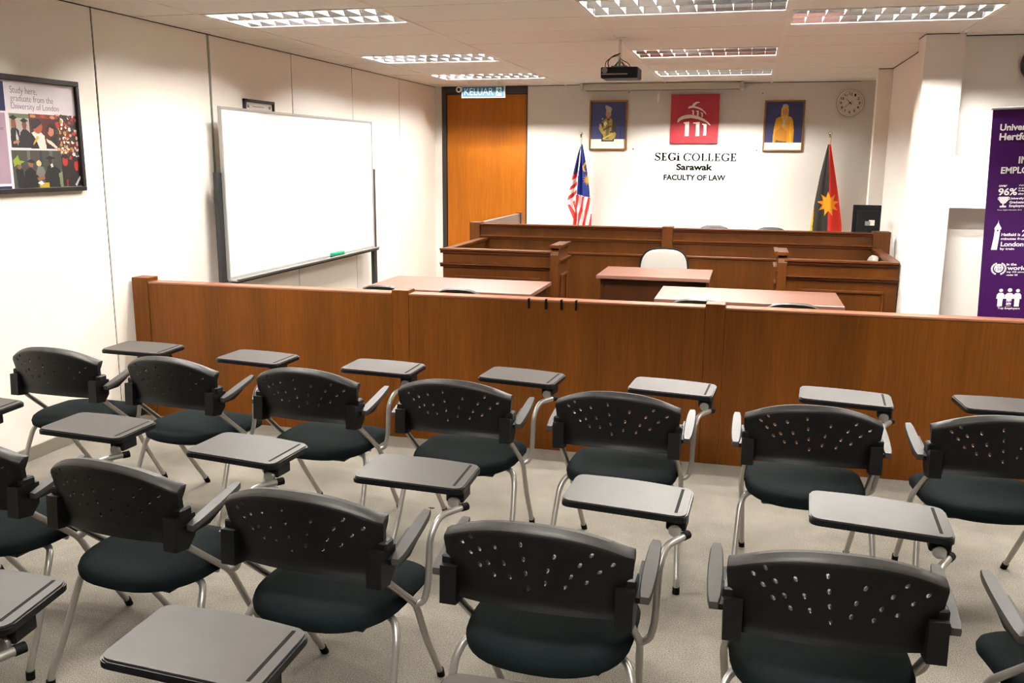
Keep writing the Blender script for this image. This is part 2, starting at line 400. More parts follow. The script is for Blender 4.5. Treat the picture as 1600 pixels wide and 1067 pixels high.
# ------------------------------------------------------------------ tablet-arm chairs
def make_chair():
    t = thing('tablet_arm_chair', '', 'chair', (0, 0, 0), 'tablet-arm training chairs in rows')
    # backrest shell with slanted oval holes
    nx, T = 28, [0, .05, .1, .2, .35, .5, .65, .78, .88, .93, .965, 1.0]
    b = new(); back, front = [], []
    for tt in T:
        rb, rf = [], []
        for i in range(nx+1):
            s = -1+2*i/nx
            ztop = .746+.064*(1-abs(s)**2.3); zbot = .574-.014*abs(s)**2
            hw = .238+.019*tt-.006*max(0, tt-.9)/.1
            z = zbot+(ztop-zbot)*tt; x = s*hw
            y = -.246+.056*s*s+.035*(1-tt)
            off = .024*max(0, (tt-.91)/.09)**1.3 + .008*max(0, abs(s)-.93)/.07
            lip = -.013*max(0, 1-tt/.1)
            rb.append(b.verts.new((x, y+off+lip, z)))
            rf.append(b.verts.new((x*.995, y+.017+.031*max(0, (tt-.8)/.2)+.010*max(0, abs(s)-.9)/.1, z-(.004 if tt == 1 else 0))))
        back.append(rb); front.append(rf)
    n = len(T)
    for j in range(n-1):
        for i in range(nx):
            b.faces.new((back[j][i], back[j][i+1], back[j+1][i+1], back[j+1][i]))
            b.faces.new((front[j][i], front[j+1][i], front[j+1][i+1], front[j][i+1]))
        b.faces.new((back[j][0], back[j+1][0], front[j+1][0], front[j][0])); b.faces.new((back[j][nx], front[j][nx], front[j+1][nx], back[j+1][nx]))
    for i in range(nx):
        b.faces.new((back[0][i], front[0][i], front[0][i+1], back[0][i+1])); b.faces.new((back[-1][i], back[-1][i+1], front[-1][i+1], front[-1][i]))
    bk = obj('backrest', b, m_blackp, t, True, world=False)
    holes = [(220,225),(275,187),(270,280),(327,255),(322,348),(375,330),(420,235),(408,397),(468,325),(500,403),(567,213),(580,295),(590,377),(600,462),(695,433),(711,360),(747,281),(940,282),(880,334),(833,398),(802,457),(912,437),(980,383),(1047,345)]
    b = new()
    for px, py in holes:
        x = (px-621)/2084; z = .742-(py-195-(px-90)*.1129)/1980
        a = -.9*x/.2; ca, sa = math.cos(a), math.sin(a)
        pts = []
        for k in range(10):
            u, v =   .0050*math.cos(2*PI*k/10), .0080*math.sin(2*PI*k/10)
            pts.append((x+u*ca-v*sa, z+u*sa+v*ca))
        prism(b, pts, -.4, 0, lambda u, v, s: (u, s, v))
    cut = obj('cut', b, m_blackp, None)
    md = bk.modifiers.new('holes', 'BOOLEAN'); md.object = cut; md.operation = 'DIFFERENCE'; md.solver = 'EXACT'
    dg = bpy.context.evaluated_depsgraph_get(); me = bpy.data.meshes.new_from_object(bk.evaluated_get(dg))
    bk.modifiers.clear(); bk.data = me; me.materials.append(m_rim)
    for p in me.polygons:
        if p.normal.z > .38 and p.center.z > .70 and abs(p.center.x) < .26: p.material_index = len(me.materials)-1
    bpy.data.objects.remove(cut)
    try: me.set_sharp_from_angle(angle=math.radians(40))
    except Exception: pass
    # seat cushion
    def outline(a):
        c, s = math.cos(a), math.sin(a); n = 4.5 if s > 0 else 2.5
        return (.232*math.copysign(abs(c)**(2/n), c), .012+.246*math.copysign(abs(s)**(2/n), s))
    b = new(); N = 40; rings = []
    for rr, z in ((.94, .392), (1.0, .402), (1.01, .418), (.985, .434), (.93, .444), (.75, .449), (.45, .446), (.2, .444)):
        ring = []
        for k in range(N):
            x, y = outline(2*PI*k/N); zz = z-(.018 if rr > .5 else .004)*max(0, (y-.12)/.13)*rr
            ring.append(b.verts.new((x*rr, .012+(y-.012)*rr, zz)))
        rings.append(ring)
    for p, q in zip(rings, rings[1:]):
        for k in range(N): b.faces.new((p[k], p[(k+1) % N], q[(k+1) % N], q[k]))
    b.faces.new(rings[0][::-1]); b.faces.new(rings[-1])
    st = obj('seat', b, m_fabric, t, True, world=False)
    b = new(); box(b, -.17, .17, -.15, .17, .375, .393, .006); obj('seat_pan', b, m_blackp, st, world=False)
    for s in (-1, 1):
        b = new()                                          # moulded bracket that carries back and arm
        prism(b, [(-.206, .55), (-.15, .542), (-.118, .575), (-.112, .648), (-.2, .655)], .212, .258, lambda u, v, w_: (s*w_, u, v))
        box(b, *sorted((s*.232, s*.262)), -.178, -.128, .645, .676, .005)
        obj('bracket', b, m_blackp, t, world=False)
        b = new(); N2 = 10; prof = []                      # arm pad
        for k in range(N2+1):
            f = k/N2; y = -.165+.232*f; wd = .0205*(1-.28*(2*f-1)**2)*(1 if 0 < k < N2 else .8)
            prof.append((y, .2815-.004*f, wd, .628+.058*f))
        rows = []
        for y, xc, wd, z in prof:
            rows.append([b.verts.new((s*(xc+dx*wd), y, z+dz)) for dx, dz in ((-1, -.006), (-.85, 0), (.85, 0), (1, -.006), (.9, -.019), (-.9, -.019))])
        for p, q in zip(rows, rows[1:]):
            for k in range(6): b.faces.new((p[k], p[(k+1) % 6], q[(k+1) % 6], q[k]))
        b.faces.new(rows[0]); b.faces.new(rows[-1])
        ar = obj('armrest', b, m_greyp, t, True, world=False)
        b = new(); prism(b, [(-.16, .606), (-.162, .622), (-.01, .655), (-.03, .635), (-.09, .607)], .25, .292, lambda u, v, w_: (s*w_, u, v)); obj('arm_support', b, m_blackp, ar, world=False)
        b = new(); tube(b, [(s*.235, -.165, .60), (s*.237, -.14, .545), (s*.245, .045, .386), (s*.232, .15, .21), (s*.222, .285, .012)], .011, 12, .035); lg = obj('front_leg', b, m_metal, t, True, world=False)
        b = new(); tube(b, [(s*.224, .275, .03), (s*.221, .29, 0)], .0135, 12); obj('rubber_foot', b, m_rubber, lg, True, world=False)
        b = new(); tube(b, [(s*.12, -.03, .383), (s*.225, -.06, .388), (s*.25, -.10, .345), (s*.265, -.195, .12), (s*.272, -.235, .05), (s*.273, -.24, .01)], .0115, 12, .05); lg = obj('rear_leg', b, m_metal, t, True, world=False)
        b = new(); tube(b, [(s*.273, -.239, .028), (s*.2735, -.24, 0)], .0145, 12); obj('rubber_foot', b, m_rubber, lg, True, world=False)
    b = new(); tube(b, [(-.2, .04, .38), (.2, .04, .38)], .010, 10); tube(b, [(-.22, .12, .25), (.22, .12, .25)], .0001, 4); obj('cross_bar', b, m_metal, t, True, world=False)
    # writing tablet on its post
    b = new(); tube(b, [(.246, .035, .388), (.272, .048, .398), (.284, .052, .45), (.287, .062, .60), (.298, .11, .652), (.345, .2, .653)], .0105, 12, .03); po = obj('tablet_post', b, m_metal, t, True, world=False)
    b = new(); tube(b, [(.338, .187, .653), (.35, .208, .653)], .0125, 12); obj('end_cap', b, m_rubber, po, True, world=False)
    piv = (.33, .2, 0)
    b = new(); box(b, .288-.33, .345-.33, .185-.2, .262-.2, .668, .704, .004); hg = obj('hinge', b, m_blackp, t, world=False); hg.location = piv
    b = new(); lathe(b, [(.018, -.012), (.02, 0), (.014, .008)], (.315-.33, .186-.2, .672), 16, 'y'); obj('hinge_disc', b, m_metal, hg, True, world=False)
    pts = [(-.026, .178), (.350, .152), (.345, .392), (.16, .424), (-.03, .419)]
    def rounded(pts, rad):
        out = []; n = len(pts)
        for i in range(n):
            a, p, c = (Vector(pts[i-1]), Vector(pts[i]), Vector(pts[(i+1) % n])); d1, d2 = (a-p).normalized(), (c-p).normalized()
            r = rad if i != 3 else .10
            for k in range(7):
                f = k/6; q = (1-f)**2*(p+d1*r)+2*f*(1-f)*p+f*f*(p+d2*r); out.append((q.x-piv[0], q.y-piv[1]))
        return out
    def shrink(poly, d):
        cx = sum(p[0] for p in poly)/len(poly); cy = sum(p[1] for p in poly)/len(poly)
        return [(x-d*math.copysign(min(1, abs(x-cx)/.1), x-cx), y-d*math.copysign(min(1, abs(y-cy)/.06), y-cy)) for x, y in poly]
    pl = rounded(pts, .032)
    b = new(); prism(b, shrink(pl, .005), .719, .7245, lambda u, v, s: (u, v, s)); tb = obj('tablet', b, m_tab, t, world=False); tb.location = piv
    b = new(); prism(b, pl, .704, .7205, lambda u, v, s: (u, v, s))
    es = [e for e in b.edges if abs(e.verts[0].co.z-e.verts[1].co.z) < 1e-6 and e.verts[0].co.z > .71]
    bmesh.ops.bevel(b, geom=es, offset=.003, segments=2, affect='EDGES'); obj('edge_band', b, m_edge, tb, world=False)
    b = new(); prism(b, [(.311, .182), (.320, .182), (.316, .378), (.307, .378)], .724, .7250, lambda u, v, s: (u-piv[0], v-piv[1], s)); obj('pen_groove', b, m_rubber, tb, world=False)
    return t
CH = [ # x, y, turn, tablet turn, label
 (.685, 3.79, -.046, .064, 'black tablet-arm chair nearest the left wall, white wall showing through its backrest holes'),
 (1.361, 3.762, -.121, .06, 'second black tablet-arm chair from the left wall in the row along the wooden barrier'),
 (2.063, 3.727, -.076, .052, 'third black tablet-arm chair from the left wall in the row along the wooden barrier'),
 (2.753, 3.707, -.044, -.051, 'middle black tablet-arm chair of the seven standing along the wooden barrier'),
 (3.449, 3.691, -.045, -.039, 'third black tablet-arm chair from the right edge in the row along the wooden barrier'),
 (4.189, 3.698, .018, -.11, 'second black tablet-arm chair from the right edge in the row along the wooden barrier'),
 (4.857, 3.742, .077, -.024, 'rightmost black chair by the wooden barrier, its tablet cut by the picture edge'),
 (1.419, 2.514, -.063, .046, 'second-row black chair cut by the left picture edge, only its right half in view'),
 (2.081, 2.435, -.128, .052, 'leftmost fully visible black tablet-arm chair of the second row'),
 (2.75, 2.362, -.069, .078, 'second-row black tablet-arm chair with its tablet in front of the middle of the barrier row'),
 (3.435, 2.311, -.037, -.018, 'large black tablet-arm chair at the bottom centre, third fully visible of the second row'),
 (4.156, 2.331, .029, -.102, 'largest black tablet-arm chair at the bottom right, its backrest cut by nothing'),
 (4.834, 2.389, .182, 0, 'black chair cut by the right picture edge, only its left armrest and seat in view'),
 (.742, 2.60, .0, .05, 'second-row chair left of the picture, only the corner of its grey tablet in view'),
 (2.1, 1.25, .12, .005, 'third-row chair at lower left, only the right end of its grey tablet in view'),
 (2.714, 1.219, .004, 0, 'third-row chair below the picture, its large grey tablet at the bottom left in view'),
 (3.415, 1.121, 0, 0, 'third-row chair below the picture, only the far edge of its tablet at the bottom centre'),
]
CH[11] = CH[11][:4] + ('largest black tablet-arm chair at the bottom right, both its grey armrests in view',)
c0 = make_chair()
for i, (x, y, th, ph, lab) in enumerate(CH):
    o = c0 if i == 0 else dup(c0)
    o.location = (x, y, 0); o.rotation_euler = (0, 0, th); o['label'] = lab
    for ch in o.children:
        if ch.name.split('.')[0] in ('tablet', 'hinge'): ch.rotation_euler = (0, 0, ph)

# ------------------------------------------------------------------ wooden barrier across the room
t = thing('wooden_barrier', 'long low reddish-brown wooden barrier across the room behind the front row of chairs', 'barrier', (2.7, PY, 0))
xs = [.012, .13, 1.836, 1.945, 3.708, 3.815, 5.58, 5.69, 7.38]
b = new(); box(b, xs[0], xs[1], PY-.006, PY+.11, 0, .935, .003); obj('post', b, m_bar, t)
for i in range(2, 8, 2): b = new(); box(b, xs[i], xs[i+1], PY-.003, PY+.105, 0, .928, .003); obj('post', b, m_bar, t)
for i in range(1, 8, 2): b = new(); box(b, xs[i]+.001, xs[i+1]-.001, PY, PY+.05, 0, .896, .001); obj('panel', b, m_bar, t)
for i in range(1, 8, 2): b = new(); box(b, xs[i]+.001, xs[i+1]-.001, PY-.004, PY+.10, .896, .91, .003); obj('top_rail', b, m_barx, t)
for i, x in enumerate((2.694, 2.797, 2.888, 2.975)):
    b = new(); box(b, x-.006, x+.006, PY-.0065, PY-.0042, .855, .912, .0005); box(b, x-.006, x+.006, PY-.0065, PY+.02, .9105, .9125)
    solo('tape_strip', b, m_rubber, ['black tape strip over the barrier top, leftmost of the four', 'black tape strip over the barrier top, second from the left of four', 'black tape strip over the barrier top, third from the left of four', 'black tape strip over the barrier top, rightmost of the four'][i], 'tape', (x, PY-.005, .855), 'black tape strips on the barrier')

# ------------------------------------------------------------------ mouldings and court furniture
def mould(bm, a, bb, z, h, d, face, along='x', sgn=-1):
    """a moulding of height h and depth d from a to bb along the axis, on a face, sticking out to sgn"""
    pf = [(0, 0), (d*.35, 0), (d*.5, h*.25), (d*.55, h*.5), (d, h*.68), (d, h), (0, h)]
    if along == 'x': prism(bm, pf, a, bb, lambda u, v, s: (s, face+sgn*u, z+v))
    else: prism(bm, pf, a, bb, lambda u, v, s: (face+sgn*u, s, z+v))
def frame_mould(bm, x0, x1, z0, z1, face, wd=.022, d=.014, along='x', sgn=-1):
    def bx(a0, a1, c0, c1):
        if along == 'x': box(bm, a0, a1, *sorted((face, face+sgn*d)), c0, c1, .004)
        else: box(bm, *sorted((face, face+sgn*d)), a0, a1, c0, c1, .004)
    bx(x0, x1, z1-wd, z1); bx(x0, x1, z0, z0+wd); bx(x0, x0+wd, z0+wd, z1-wd); bx(x1-wd, x1, z0+wd, z1-wd)
BY = 8.6
t = thing('judges_bench', 'long panelled dark wooden judges bench at the front with post-divided moulded top', 'bench', (3.2, BY, 0))
for x0, x1, nm in ((1.366, 3.136, 0), (3.237, 4.985, 0)):
    b = new(); box(b, x0, x1, BY, BY+.05, 0, 1.06); pn = obj('panel', b, m_bench, t)
    b = new(); mould(b, x0, x1, 1.058, .032, .03, BY); box(b, x0, x1, BY-.004, BY+.12, 1.06, 1.088, .003); obj('top_rail', b, m_mould, pn)
    b = new(); mould(b, x0, x1, .945, .035, .03, BY); obj('moulding', b, m_mould, pn)
    b = new(); frame_mould(b, x0+.6 if x0 < 2 else x0+.02, x1-.02 if x0 < 2 else x1-.7, .12, .838, BY); obj('panel_frame', b, m_mould, pn)
for x0, x1 in ((1.261, 1.366), (3.136, 3.237), (4.985, 5.131)):
    b = new(); box(b, x0, x1, BY-.03, BY+.12, 0, 1.102, .003); obj('post', b, m_bench, t)
b = new(); box(b, 1.27, 1.315, BY+.12, 10.42, 0, 1.085, .002); obj('side_panel', b, m_cream, t)
b = new(); box(b, 1.262, 1.33, 10.40, 10.47, 0, 1.10, .003); obj('end_post', b, m_mould, t)
b = new(); box(b, 1.33, 5.18, BY+.05, BY+.62, .84, .87, .002); obj('desk_counter', b, m_mould, t)
WY = 7.4; WE = 7.78
def witness_box(x0, x1, side, label):
    t = thing('witness_box', label, 'witness box', ((x0+x1)/2, WY, 0), 'witness boxes')
    b = new(); box(b, x0, x1, WY, WY+.05, 0, .925); pn = obj('front_panel', b, m_bench, t)
    b = new(); mould(b, x0-.02, x1, .918, .04, .032, WY); box(b, x0-.005, x1, WY-.005, WY+.075, .935, .958, .003); obj('top_rail', b, m_mould, pn)
    b = new(); mould(b, x0-.02, x1, .80, .035, .032, WY); obj('moulding', b, m_mould, pn)
    b = new(); frame_mould(b, x0+.11, x1-.09, .1, .73, WY); obj('panel_frame', b, m_mould, pn)
    ox = x0 if side > 0 else x1                                  # outer side towards the room wall
    a = sorted((ox, ox+side*.05))
    b = new(); box(b, *a, WY+.05, BY-.035, 0, .93); op = obj('outer_side', b, m_bench, t)
    b = new(); box(b, min(a)-.008, max(a)+.015, WY+.05, BY-.035, .93, .957, .003); obj('side_rail', b, m_mould, op)
    ix = x1 if side > 0 else x0; a = sorted((ix, ix+side*.068))  # inner side, seen on its end
    b = new(); prism(b, [(WY-.03, 0), (WE, 0), (WE, .985), (WY+.03, .985), (WY-.02, .96), (WY-.03, .93)], a[0], a[1], lambda u, v, s: (s, u, v)); ip = obj('inner_side', b, m_bench, t)
    fc = ix+side*.068; sg = side
    b = new(); mould(b, WY-.02, WE, .975, .04, .03, fc, 'y', sg); box(b, *sorted((ix-side*.01, fc+side*.006)), WY-.025, WE, .985, 1.012, .004); obj('side_rail', b, m_mould, ip)
    b = new(); mould(b, WY-.02, WE, .86, .035, .03, fc, 'y', sg); obj('moulding', b, m_mould, ip)
    b = new(); frame_mould(b, WY+.06, WE-.06, .1, .76, fc, along='y', sgn=sg); obj('panel_frame', b, m_mould, ip)
witness_box(1.383, 2.333, 1, 'panelled wooden witness box at left, below the wooden door and flag')
witness_box(4.222, 5.042, -1, 'panelled wooden witness box at right, against the white column')
def table(x0, x1, y0, y1, z, label, m_leg_, dark=False):
    t = thing('wooden_table', label, 'table', ((x0+x1)/2, (y0+y1)/2, 0), 'court tables')
    b = new(); box(b, x0, x1, y0, y1, z-.03, z, .003); obj('table_top', b, m_top, t)
    b = new(); box(b, x0+.04, x1-.04, y0+(.06 if dark else .3), y0+(.08 if dark else .32), .12, z-.03); obj('modesty_panel', b, m_leg_, t)
    for s in (x0+.03, x1-.055):
        b = new(); box(b, s, s+.025, y0+.05, y1-.05, 0, z-.03, .002); obj('side_panel', b, m_leg_, t)
table(1.10, 2.41, 6.34, 7.07, .75, 'reddish laminate table at left, in front of the left witness box', m_desk)
table(3.295, 4.573, 6.40, 7.09, .75, 'long reddish laminate table at right behind the wooden barrier', m_desk)
table(2.70, 3.633, 7.50, 8.17, .763, 'small dark wooden table in the centre with a white chair behind it', m_desk, True)
def office_chair(x, y, zt, wd, rz, mb, ms, label, group=None, low=.44, trim=None):
    t = thing('office_chair', label, 'chair', (0, 0, 0), group)
    b = new(); hb = zt-.47 if zt < 1.0 else zt-.56; N = 36; rings = []
    cz, hz = (zt+hb)/2, (zt-hb)/2
    for d, k in ((-.03, .90), (-.036, .97), (-.02, 1.0), (0, 1.0), (.012, .96), (.016, .85)):
        ring = []
        for i in range(N):
            a = 2*PI*i/N; c, s = math.cos(a), math.sin(a); n = 3.2
            u = wd/2*k*math.copysign(abs(c)**(2/n), c); v = hz*k*math.copysign(abs(s)**(2/n), s)
            ring.append(b.verts.new((u, d-.18+.5*u*u-.12*(v/hz)*.3, cz+v)))
        rings.append(ring)
    for p, q in zip(rings, rings[1:]):
        for i in range(N): b.faces.new((p[i], p[(i+1) % N], q[(i+1) % N], q[i]))
    b.faces.new(rings[0][::-1]); b.faces.new(rings[-1])
    bk = obj('backrest', b, mb, t, True, world=False)
    if trim:
        b = new(); pts = []
        for i in range(N+1):
            a = 2*PI*i/N; c, s = math.cos(a), math.sin(a); n = 3.2
            u = wd/2*1.01*math.copysign(abs(c)**(2/n), c); v = hz*1.01*math.copysign(abs(s)**(2/n), s)
            pts.append((u, -.178+.5*u*u-.036*(v/hz), cz+v))
        tube(b, pts, .009, 8); obj('edge_trim', b, trim, bk, True, world=False)
    b = new(); box(b, -.22, .22, -.19, .24, low-.07, low, .03, 3); obj('seat', b, ms, t, True, world=False)
    b = new(); tube(b, [(0, -.15, low-.06), (0, -.24, low-.03), (0, -.225, hb+.1)], .014, 10, .04); obj('back_support', b, m_rubber, t, True, world=False)
    b = new(); lathe(b, [(.028, .08), (.028, low-.07)], seg=14); obj('column', b, m_rubber, t, True, world=False)
    for i in range(5):
        a = 2*PI*i/5+.3
        b = new(); tube(b, [(0, 0, .1), (.26*math.cos(a), .26*math.sin(a), .07)], [.022, .014], 10); tube(b, [(.26*math.cos(a)-.012*math.sin(a), .26*math.sin(a)+.012*math.cos(a), .0275), (.26*math.cos(a)+.012*math.sin(a), .26*math.sin(a)-.012*math.cos(a), .0275)], .027, 12); obj('base_leg', b, m_rubber, t, True, world=False)
    t.location = (x, y, 0); t.rotation_euler = (0, 0, rz); return t
office_chair(3.175, 8.30, .905, .44, PI, m_whitev, m_whitev, 'white-backed office chair with dark edge behind the small centre table', trim=m_rubber, low=.45)
g = 'black chairs at the court tables'
office_chair(1.44, 6.12, .836, .40, .0, m_leather, m_leather, 'black chair top at the left table, partly hidden by the barrier post', g)
office_chair(2.0, 6.12, .836, .40, 0, m_leather, m_leather, 'black chair top at the left table, right one of its two', g)
office_chair(3.62, 6.12, .836, .42, 0, m_leather, m_leather, 'black chair top at the right table, behind the barrier post', g)
office_chair(4.215, 6.12, .836, .42, 0, m_leather, m_leather, 'black chair top at the right table, right one of its two', g)
g = "judges' chairs"
office_chair(3.57, 9.5, 1.052, .40, PI, m_leather, m_leather, 'black chair back just showing over the bench, beside its middle post', g)
office_chair(4.14, 9.5, 1.043, .40, PI, m_leather, m_leather, 'black chair back just showing over the bench, nearer the computer monitor', g)
office_chair(4.725, 8.1, .938, .36, PI/2, m_whitev, m_whitev, 'white chair inside the right witness box, only its top showing over the rail')

# monitor on the bench counter
t = thing('computer_monitor', 'black computer monitor seen from behind on the right end of the bench', 'monitor', (4.98, 9.0, .87))
b = new(); box(b, 4.848, 5.095, 9.03, 9.055, 1.03, 1.315, .006, 2); obj('screen_panel', b, m_mon, t)
b = new(); box(b, 4.878, 5.085, 9.0, 9.03, 1.05, 1.27, .012, 2); obj('rear_housing', b, m_mon, t)
b = new(); box(b, 4.955, 4.99, 8.98, 9.0, .88, 1.15, .004); obj('stand_neck', b, m_mon, t)
b = new(); box(b, 4.87, 5.08, 8.92, 9.1, .87, .885, .004); obj('stand_base', b, m_mon, t)
b = new(); box(b, 4.99, 5.04, 8.996, 9.0, 1.13, 1.18); obj('sticker', b, m_white, t)
b = new(); box(b, 4.955, 5.0, 8.978, 8.98, 1.13, 1.17); obj('port_block', b, m_grey, t)

# ------------------------------------------------------------------ whiteboard
t = thing('whiteboard', 'big freestanding whiteboard on dark grey legs along the left wall', 'whiteboard', (.15, 7.4, 0))
WX = .15
b = new(); box(b, WX-.012, WX, 6.05, 8.79, .82, 2.06); bd = obj('board', b, m_board, t)
b = new()
for a in ((6.035, 6.052, .805, 2.075), (8.788, 8.805, .805, 2.075)): box(b, WX-.02, WX+.006, *a)
box(b, WX-.02, WX+.006, 6.052, 8.788, 2.058, 2.075); box(b, WX-.02, WX+.006, 6.052, 8.788, .805, .822); obj('frame', b, m_boardf, bd)
b = new(); box(b, WX, WX+.06, 6.05, 8.80, .79, .803, .002); box(b, WX+.055, WX+.06, 6.05, 8.80, .79, .812, .001); obj('pen_tray', b, m_boardf, t)
b = new(); box(b, WX-.03, WX+.012, 5.98, 8.9, .765, .789, .002); obj('cross_bar', b, m_leg, t)
for y in (5.975, 8.83):
    b = new(); box(b, WX-.05, WX-.014, y, y+.075, .04, 1.60, .003); lg = obj('leg', b, m_leg, t)
    b = new(); box(b, WX-.13, WX+.35, y+.01, y+.065, 0.012, .05, .004); obj('foot', b, m_leg, lg)
b = new(); box(b, WX+.008, WX+.05, 7.74, 7.98, .813, .845, .01, 2); e1 = solo('board_eraser', b, m_green, 'bright green board eraser lying in the whiteboard tray', 'eraser', (WX+.03, 7.86, .803), smooth=True)
b = new(); box(b, WX+.008, WX+.05, 7.745, 7.975, .803, .814); obj('felt_pad', b, m_felt, e1)

# small frame behind the board
t = thing('picture_frame', 'small black-framed certificate peeking above the whiteboard on the left wall', 'picture', (.01, 6.83, 1.8))
b = new(); y0, y1, z0, z1 = 6.6, 7.07, 1.80, 2.165
for a in ((y0, y1, z1-.022, z1), (y0, y1, z0, z0+.022), (y0, y0+.022, z0, z1), (y1-.022, y1, z0, z1)): box(b, .002, .026, *a, .002)
obj('frame', b, m_blackf, t)
b = new(); box(b, .004, .012, y0+.02, y1-.02, z0+.02, z1-.02); pr = obj('certificate', b, m_white, t)
b = new()
for yy in (6.655, 6.99): box(b, .012, .0125, yy, yy+.03, 2.10, 2.122)
box(b, .012, .0125, 6.74, 6.92, 2.11, 2.114); obj('printed_marks', b, m_grey, pr)

# ------------------------------------------------------------------ poster on the left wall
t = thing('framed_poster', 'black-framed graduation poster with photo collage on the left wall', 'poster', (.01, 4.3, 1.51))
y0, y1, z0, z1 = 3.62, 4.737, 1.509, 2.141
b = new()
for a in ((y0, y1, z1-.03, z1), (y0, y1, z0, z0+.026), (y0, y0+.026, z0+.026, z1-.03), (y1-.026, y1, z0+.026, z1-.03)): box(b, .002, .03, *a, .003)
obj('frame', b, m_blackf, t)
# drawing units: millimetres, u along +y from y0, v downwards from z1
W_, H_ = (y1-y0)*1000, (z1-z0)*1000
sh = [R_(0, 0, W_, H_, '#e6dfe4')]
u = lambda y: (y-y0)*1000
v = lambda z: (z1-z)*1000
sh += [R_(26, v(2.10), u(4.178), v(1.948), '#1c2c66'), R_(26, v(1.937), u(4.172), v(1.562), '#b9a2b0'), R_(26, v(1.548), u(4.172), v(1.53), '#1c2c66')]
def photo(ya, yb, za, zb, bg): sh.append(R_(u(ya), v(za), u(yb), v(zb), bg)); return u(ya), v(za), u(yb)-u(ya), v(zb)-v(za)
def rel(fr, *shapes):
    x, y, w_, h_ = fr
    for s in shapes:
        if s[0] == 'p': sh.append(P_([(x+a*w_, y+c*h_) for a, c in s[1]], s[2]))
        elif s[0] == 'e': cx, cy, rx, ry = s[1]; sh.append(E_(x+cx*w_, y+cy*h_, rx*w_, ry*h_, s[2]))
        else: a, c, d, e = s[1]; sh.append(R_(x+a*w_, y+c*h_, x+d*w_, y+e*h_, s[2]))
fr = photo(4.197, 4.338, 1.938, 1.755, '#b9b4ac')
rel(fr, R_(.0, 0, 1, .12, '#7c8a66'), P_([(0, 1), (.02, .5), (.2, .35), (.45, .5), (.5, 1)], '#16171c'), P_([(.42, 1), (.5, .55), (.75, .4), (1, .55), (1, 1)], '#1a1a20'), E_(.2, .27, .12, .16, '#9a5f45'), E_(.74, .33, .12, .14, '#8a543c'), P_([(0, .12), (.2, .04), (.4, .12), (.2, .2)], '#101014'), P_([(.52, .2), (.74, .12), (.97, .2), (.74, .26)], '#101014'), P_([(.1, .3), (.06, .6), (.14, .55)], '#1d1512'), P_([(.3, .3), (.36, .6), (.26, .55)], '#1d1512'), P_([(.3, .5), (.4, .7), (.34, .95), (.26, .7)], '#c9c6c2'), P_([(.1, .82), (.4, .76), (.42, .84), (.12, .9)], '#b98a70'))
fr = photo(4.338, 4.552, 1.941, 1.752, '#5f1e13')
rel(fr, R_(0, 0, 1, .12, '#8c3b1f'), E_(.15, .06, .1, .05, '#c9a27a'), E_(.5, .05, .1, .05, '#b3562c'), E_(.85, .07, .1, .05, '#d2a080'), P_([(0, .95), (.05, .55), (.3, .45), (.5, .62), (.55, 1), (0, 1)], '#e8e1d8'), P_([(0, .6), (.06, .55), (.2, .75), (.3, 1), (0, 1)], '#141418'), E_(.28, .36, .17, .2, '#b46a41'), P_([(.04, .2), (.3, .14), (.42, .22), (.42, .28), (.2, .42), (.08, .45)], '#141216'), P_([(.25, .62), (.3, .7), (.1, .9), (.08, .86)], '#d3b33a'), E_(.74, .46, .12, .17, '#c98d77'), P_([(.6, .5), (.64, .3), (.78, .24), (.92, .34), (.94, .7), (.86, .72), (.86, .42), (.7, .36), (.66, .5)], '#2b150f'), P_([(.55, 1), (.62, .72), (.8, .64), (1, .75), (1, 1)], '#1d1518'), P_([(.55, .7), (.75, .78), (.95, .95), (.9, 1), (.6, .82)], '#e1d7c4'))
fr = photo(4.54, 4.712, 1.944, 1.535, '#4a2a22')
rr = random.Random(3)
for i in range(190):
    a, c = rr.random(), rr.random()*.66; col = rr.choice(['#c63a2a', '#e8e2da', '#2a2f34', '#8a2a22', '#d9b59a', '#3c4638', '#c9a24a', '#b0493a', '#f0ece4', '#55606a'])
    rel(fr, E_(a, c, .035+.05*rr.random(), .012+.018*rr.random(), col))
rel(fr, R_(0, .62, 1, 1, '#2a1a18'), P_([(0, 1), (.05, .75), (.25, .66), (.5, .75), (.55, 1)], '#241f24'), E_(.3, .64, .13, .07, '#c0362b'), P_([(.5, 1), (.5, .8), (.75, .7), (1, .8), (1, 1)], '#1f1c20'), E_(.82, .7, .1, .08, '#b53329'), P_([(.12, .57), (.32, .53), (.52, .58), (.32, .61)], '#17141a'), P_([(.6, .6), (.8, .57), (1, .61), (.8, .65)], '#17141a'), P_([(.7, .97), (.95, .85), (.98, .88), (.76, 1)], '#cdd2dd'), P_([(.3, .9), (.38, .9), (.36, 1), (.3, 1)], '#a3332b'))
fr = photo(4.19, 4.562, 1.741, 1.528, '#5f5f59')
